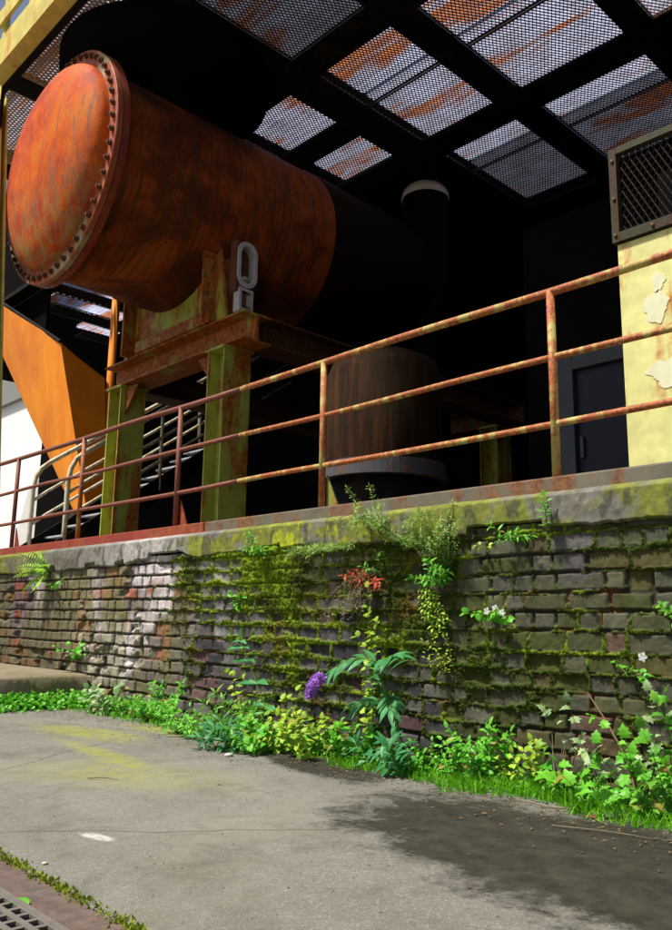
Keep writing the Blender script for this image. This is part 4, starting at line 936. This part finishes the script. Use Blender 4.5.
# moss tufts on the wall where the relief is mossy
ml = MB(); idx = np.argwhere((moss > .55) & (X > -9.5) & (X < -1.0) & (Z > .02) & (Z < 1.43)); pick = idx[rng.choice(len(idx), min(len(idx), 26000), replace=False)]
for r, c in pick:
    x, z, rel = X[r, c], Z[r, c], relief[r, c]; y = WY - rel + .03; ml.t = RND.random(); s_ = RND.uniform(.004, .010) * (1 + .12 * max(0, -x - 3))
    q = Vector((x, y, z)); o_ = Vector((RND.uniform(-1, 1), -RND.uniform(.4, 1.2), RND.uniform(-.5, .8))).normalized() * s_ * 1.6; sd_ = Vector((RND.uniform(-1, 1), 0, RND.uniform(-1, 1))).normalized() * s_ * .5
    ml.add([q - sd_, q + sd_, q + o_], [(0, 1, 2)])
kind(obj('moss', ml, L['moss']), 'stuff')
# moss in the joint along the paving edge
ml = MB()
for _ in range(9000):
    x = RND.uniform(-9, 1); dens = fbm(np.array([x * 4.0]), np.array([0.0]), 201)[0]
    if RND.random() > (dens - .25) * 2.2: continue
    y = 1.345 + RND.gauss(0, .010 + .012 * dens); ml.t = RND.random(); s_ = RND.uniform(.006, .016)
    q = Vector((x, y, .004)); a = RND.uniform(0, PI); sd_ = Vector((math.cos(a), math.sin(a), 0)) * s_ * .5
    ml.add([q - sd_, q + sd_, q + Vector((RND.gauss(0, .4) * s_, RND.gauss(0, .4) * s_, s_))], [(0, 1, 2)])
kind(obj('moss', ml, L['mossline']), 'stuff')

# ---- litter on the ground
def twig(x, y, a, Ln, lab, key='twig', r=.003):
    m_ = MB(); m_.t = RND.random(); c, s_ = math.cos(a), math.sin(a)
    m_.tube([(x + c * Ln * u + RND.gauss(0, .006), y + s_ * Ln * u + RND.gauss(0, .006), .004 + r + .006 * math.sin(u * PI)) for u in (0, .25, .5, .75, 1)], [r, r * 1.1, r, r * .8, r * .5], 5); tag(obj('fallen_twig', m_, L[key]), lab, 'twig')
twig(-2.1, 3.35, .30, .42, 'long pale stalk lying across the dark wet patch', 'dry'); twig(-4.35, 2.3, .6, .16, 'short brown twig lying alone on the dry asphalt')
twig(-2.55, 3.66, -.1, .30, 'brown twig at the edge of the grass strip'); twig(-2.35, 3.62, .25, .26, 'thin brown twig nearest the right corner shrub'); twig(-2.95, 3.52, .9, .12, 'small pale stalk at the left of the wet patch', 'dry')
def litter(name, x, y, key, lab, cat, s_=.04, shape='round'):
    m_ = MB(); leaf(m_, Vector((x, y, .012)), rv3() * .2 + Vector((1, .3, .05)), Vector((0, 0, 1)), s_, s_ * .7, shape, .1); m_.t = .5; tag(obj(name, m_, L[key]), lab, cat)
litter('red_petal', -2.08, 3.62, 'red', 'small red petal on the wet asphalt near the right corner', 'petal', .035)
litter('fallen_leaf', -2.66, 1.165, 'bright', 'fresh green leaf lying on the drain grate', 'leaf', .075)
litter('fallen_leaf', -3.8, 2.75, 'dry', 'single dry leaf on the asphalt below the purple flower', 'leaf', .03)
def pebble(x, y, r, lab, key='grey'):
    m_ = MB(); n_ = 9; pr = [(.001, 0), (r * .8, r * .08), (r, r * .35), (r * .7, r * .62), (.001, r * .7)]
    m_.lathe(pr, (x, y, .0), 'Z', n_); m_.v = [(a + RND.gauss(0, r * .08), b + RND.gauss(0, r * .08), c) for a, b, c in m_.v]; tag(obj('pebble', m_, M[key], None, True), lab, 'pebble')
pebble(-4.5, 3.35, .03, 'round grey pebble at the plant edge left of the middle seedling'); pebble(-5.9, 2.35, .018, 'tiny white stone on the open asphalt', 'white_metal'); pebble(-3.0, 1.43, .012, 'tiny pale stone beside the mossy joint', 'white_metal')

# dead leaf fragments and grit gathered along the planting
lb = MB()
for _ in range(900):
    x = RND.uniform(-7.8, -1.0); y = 3.75 - abs(RND.gauss(0, .22)) - .12 * (x > -5.5) * RND.random() - .3 * (RND.random() < .08) * RND.random()
    leaf(lb, Vector((x, y, .004 + RND.uniform(0, .006))), Vector((RND.uniform(-1, 1), RND.uniform(-1, 1), .12)), Vector((RND.uniform(-.4, .4), RND.uniform(-.4, .4), 1)), RND.uniform(.008, .028), RND.uniform(.005, .015), 'oval', .2)
for _ in range(260):
    x = RND.uniform(-7, -.9); y = RND.uniform(1.5, 3.6)
    leaf(lb, Vector((x, y, .004)), Vector((RND.uniform(-1, 1), RND.uniform(-1, 1), .1)), Vector((0, 0, 1)), RND.uniform(.006, .016), RND.uniform(.004, .009), 'oval', .2)
kind(obj('leaf_litter', lb, L['twig']), 'stuff')
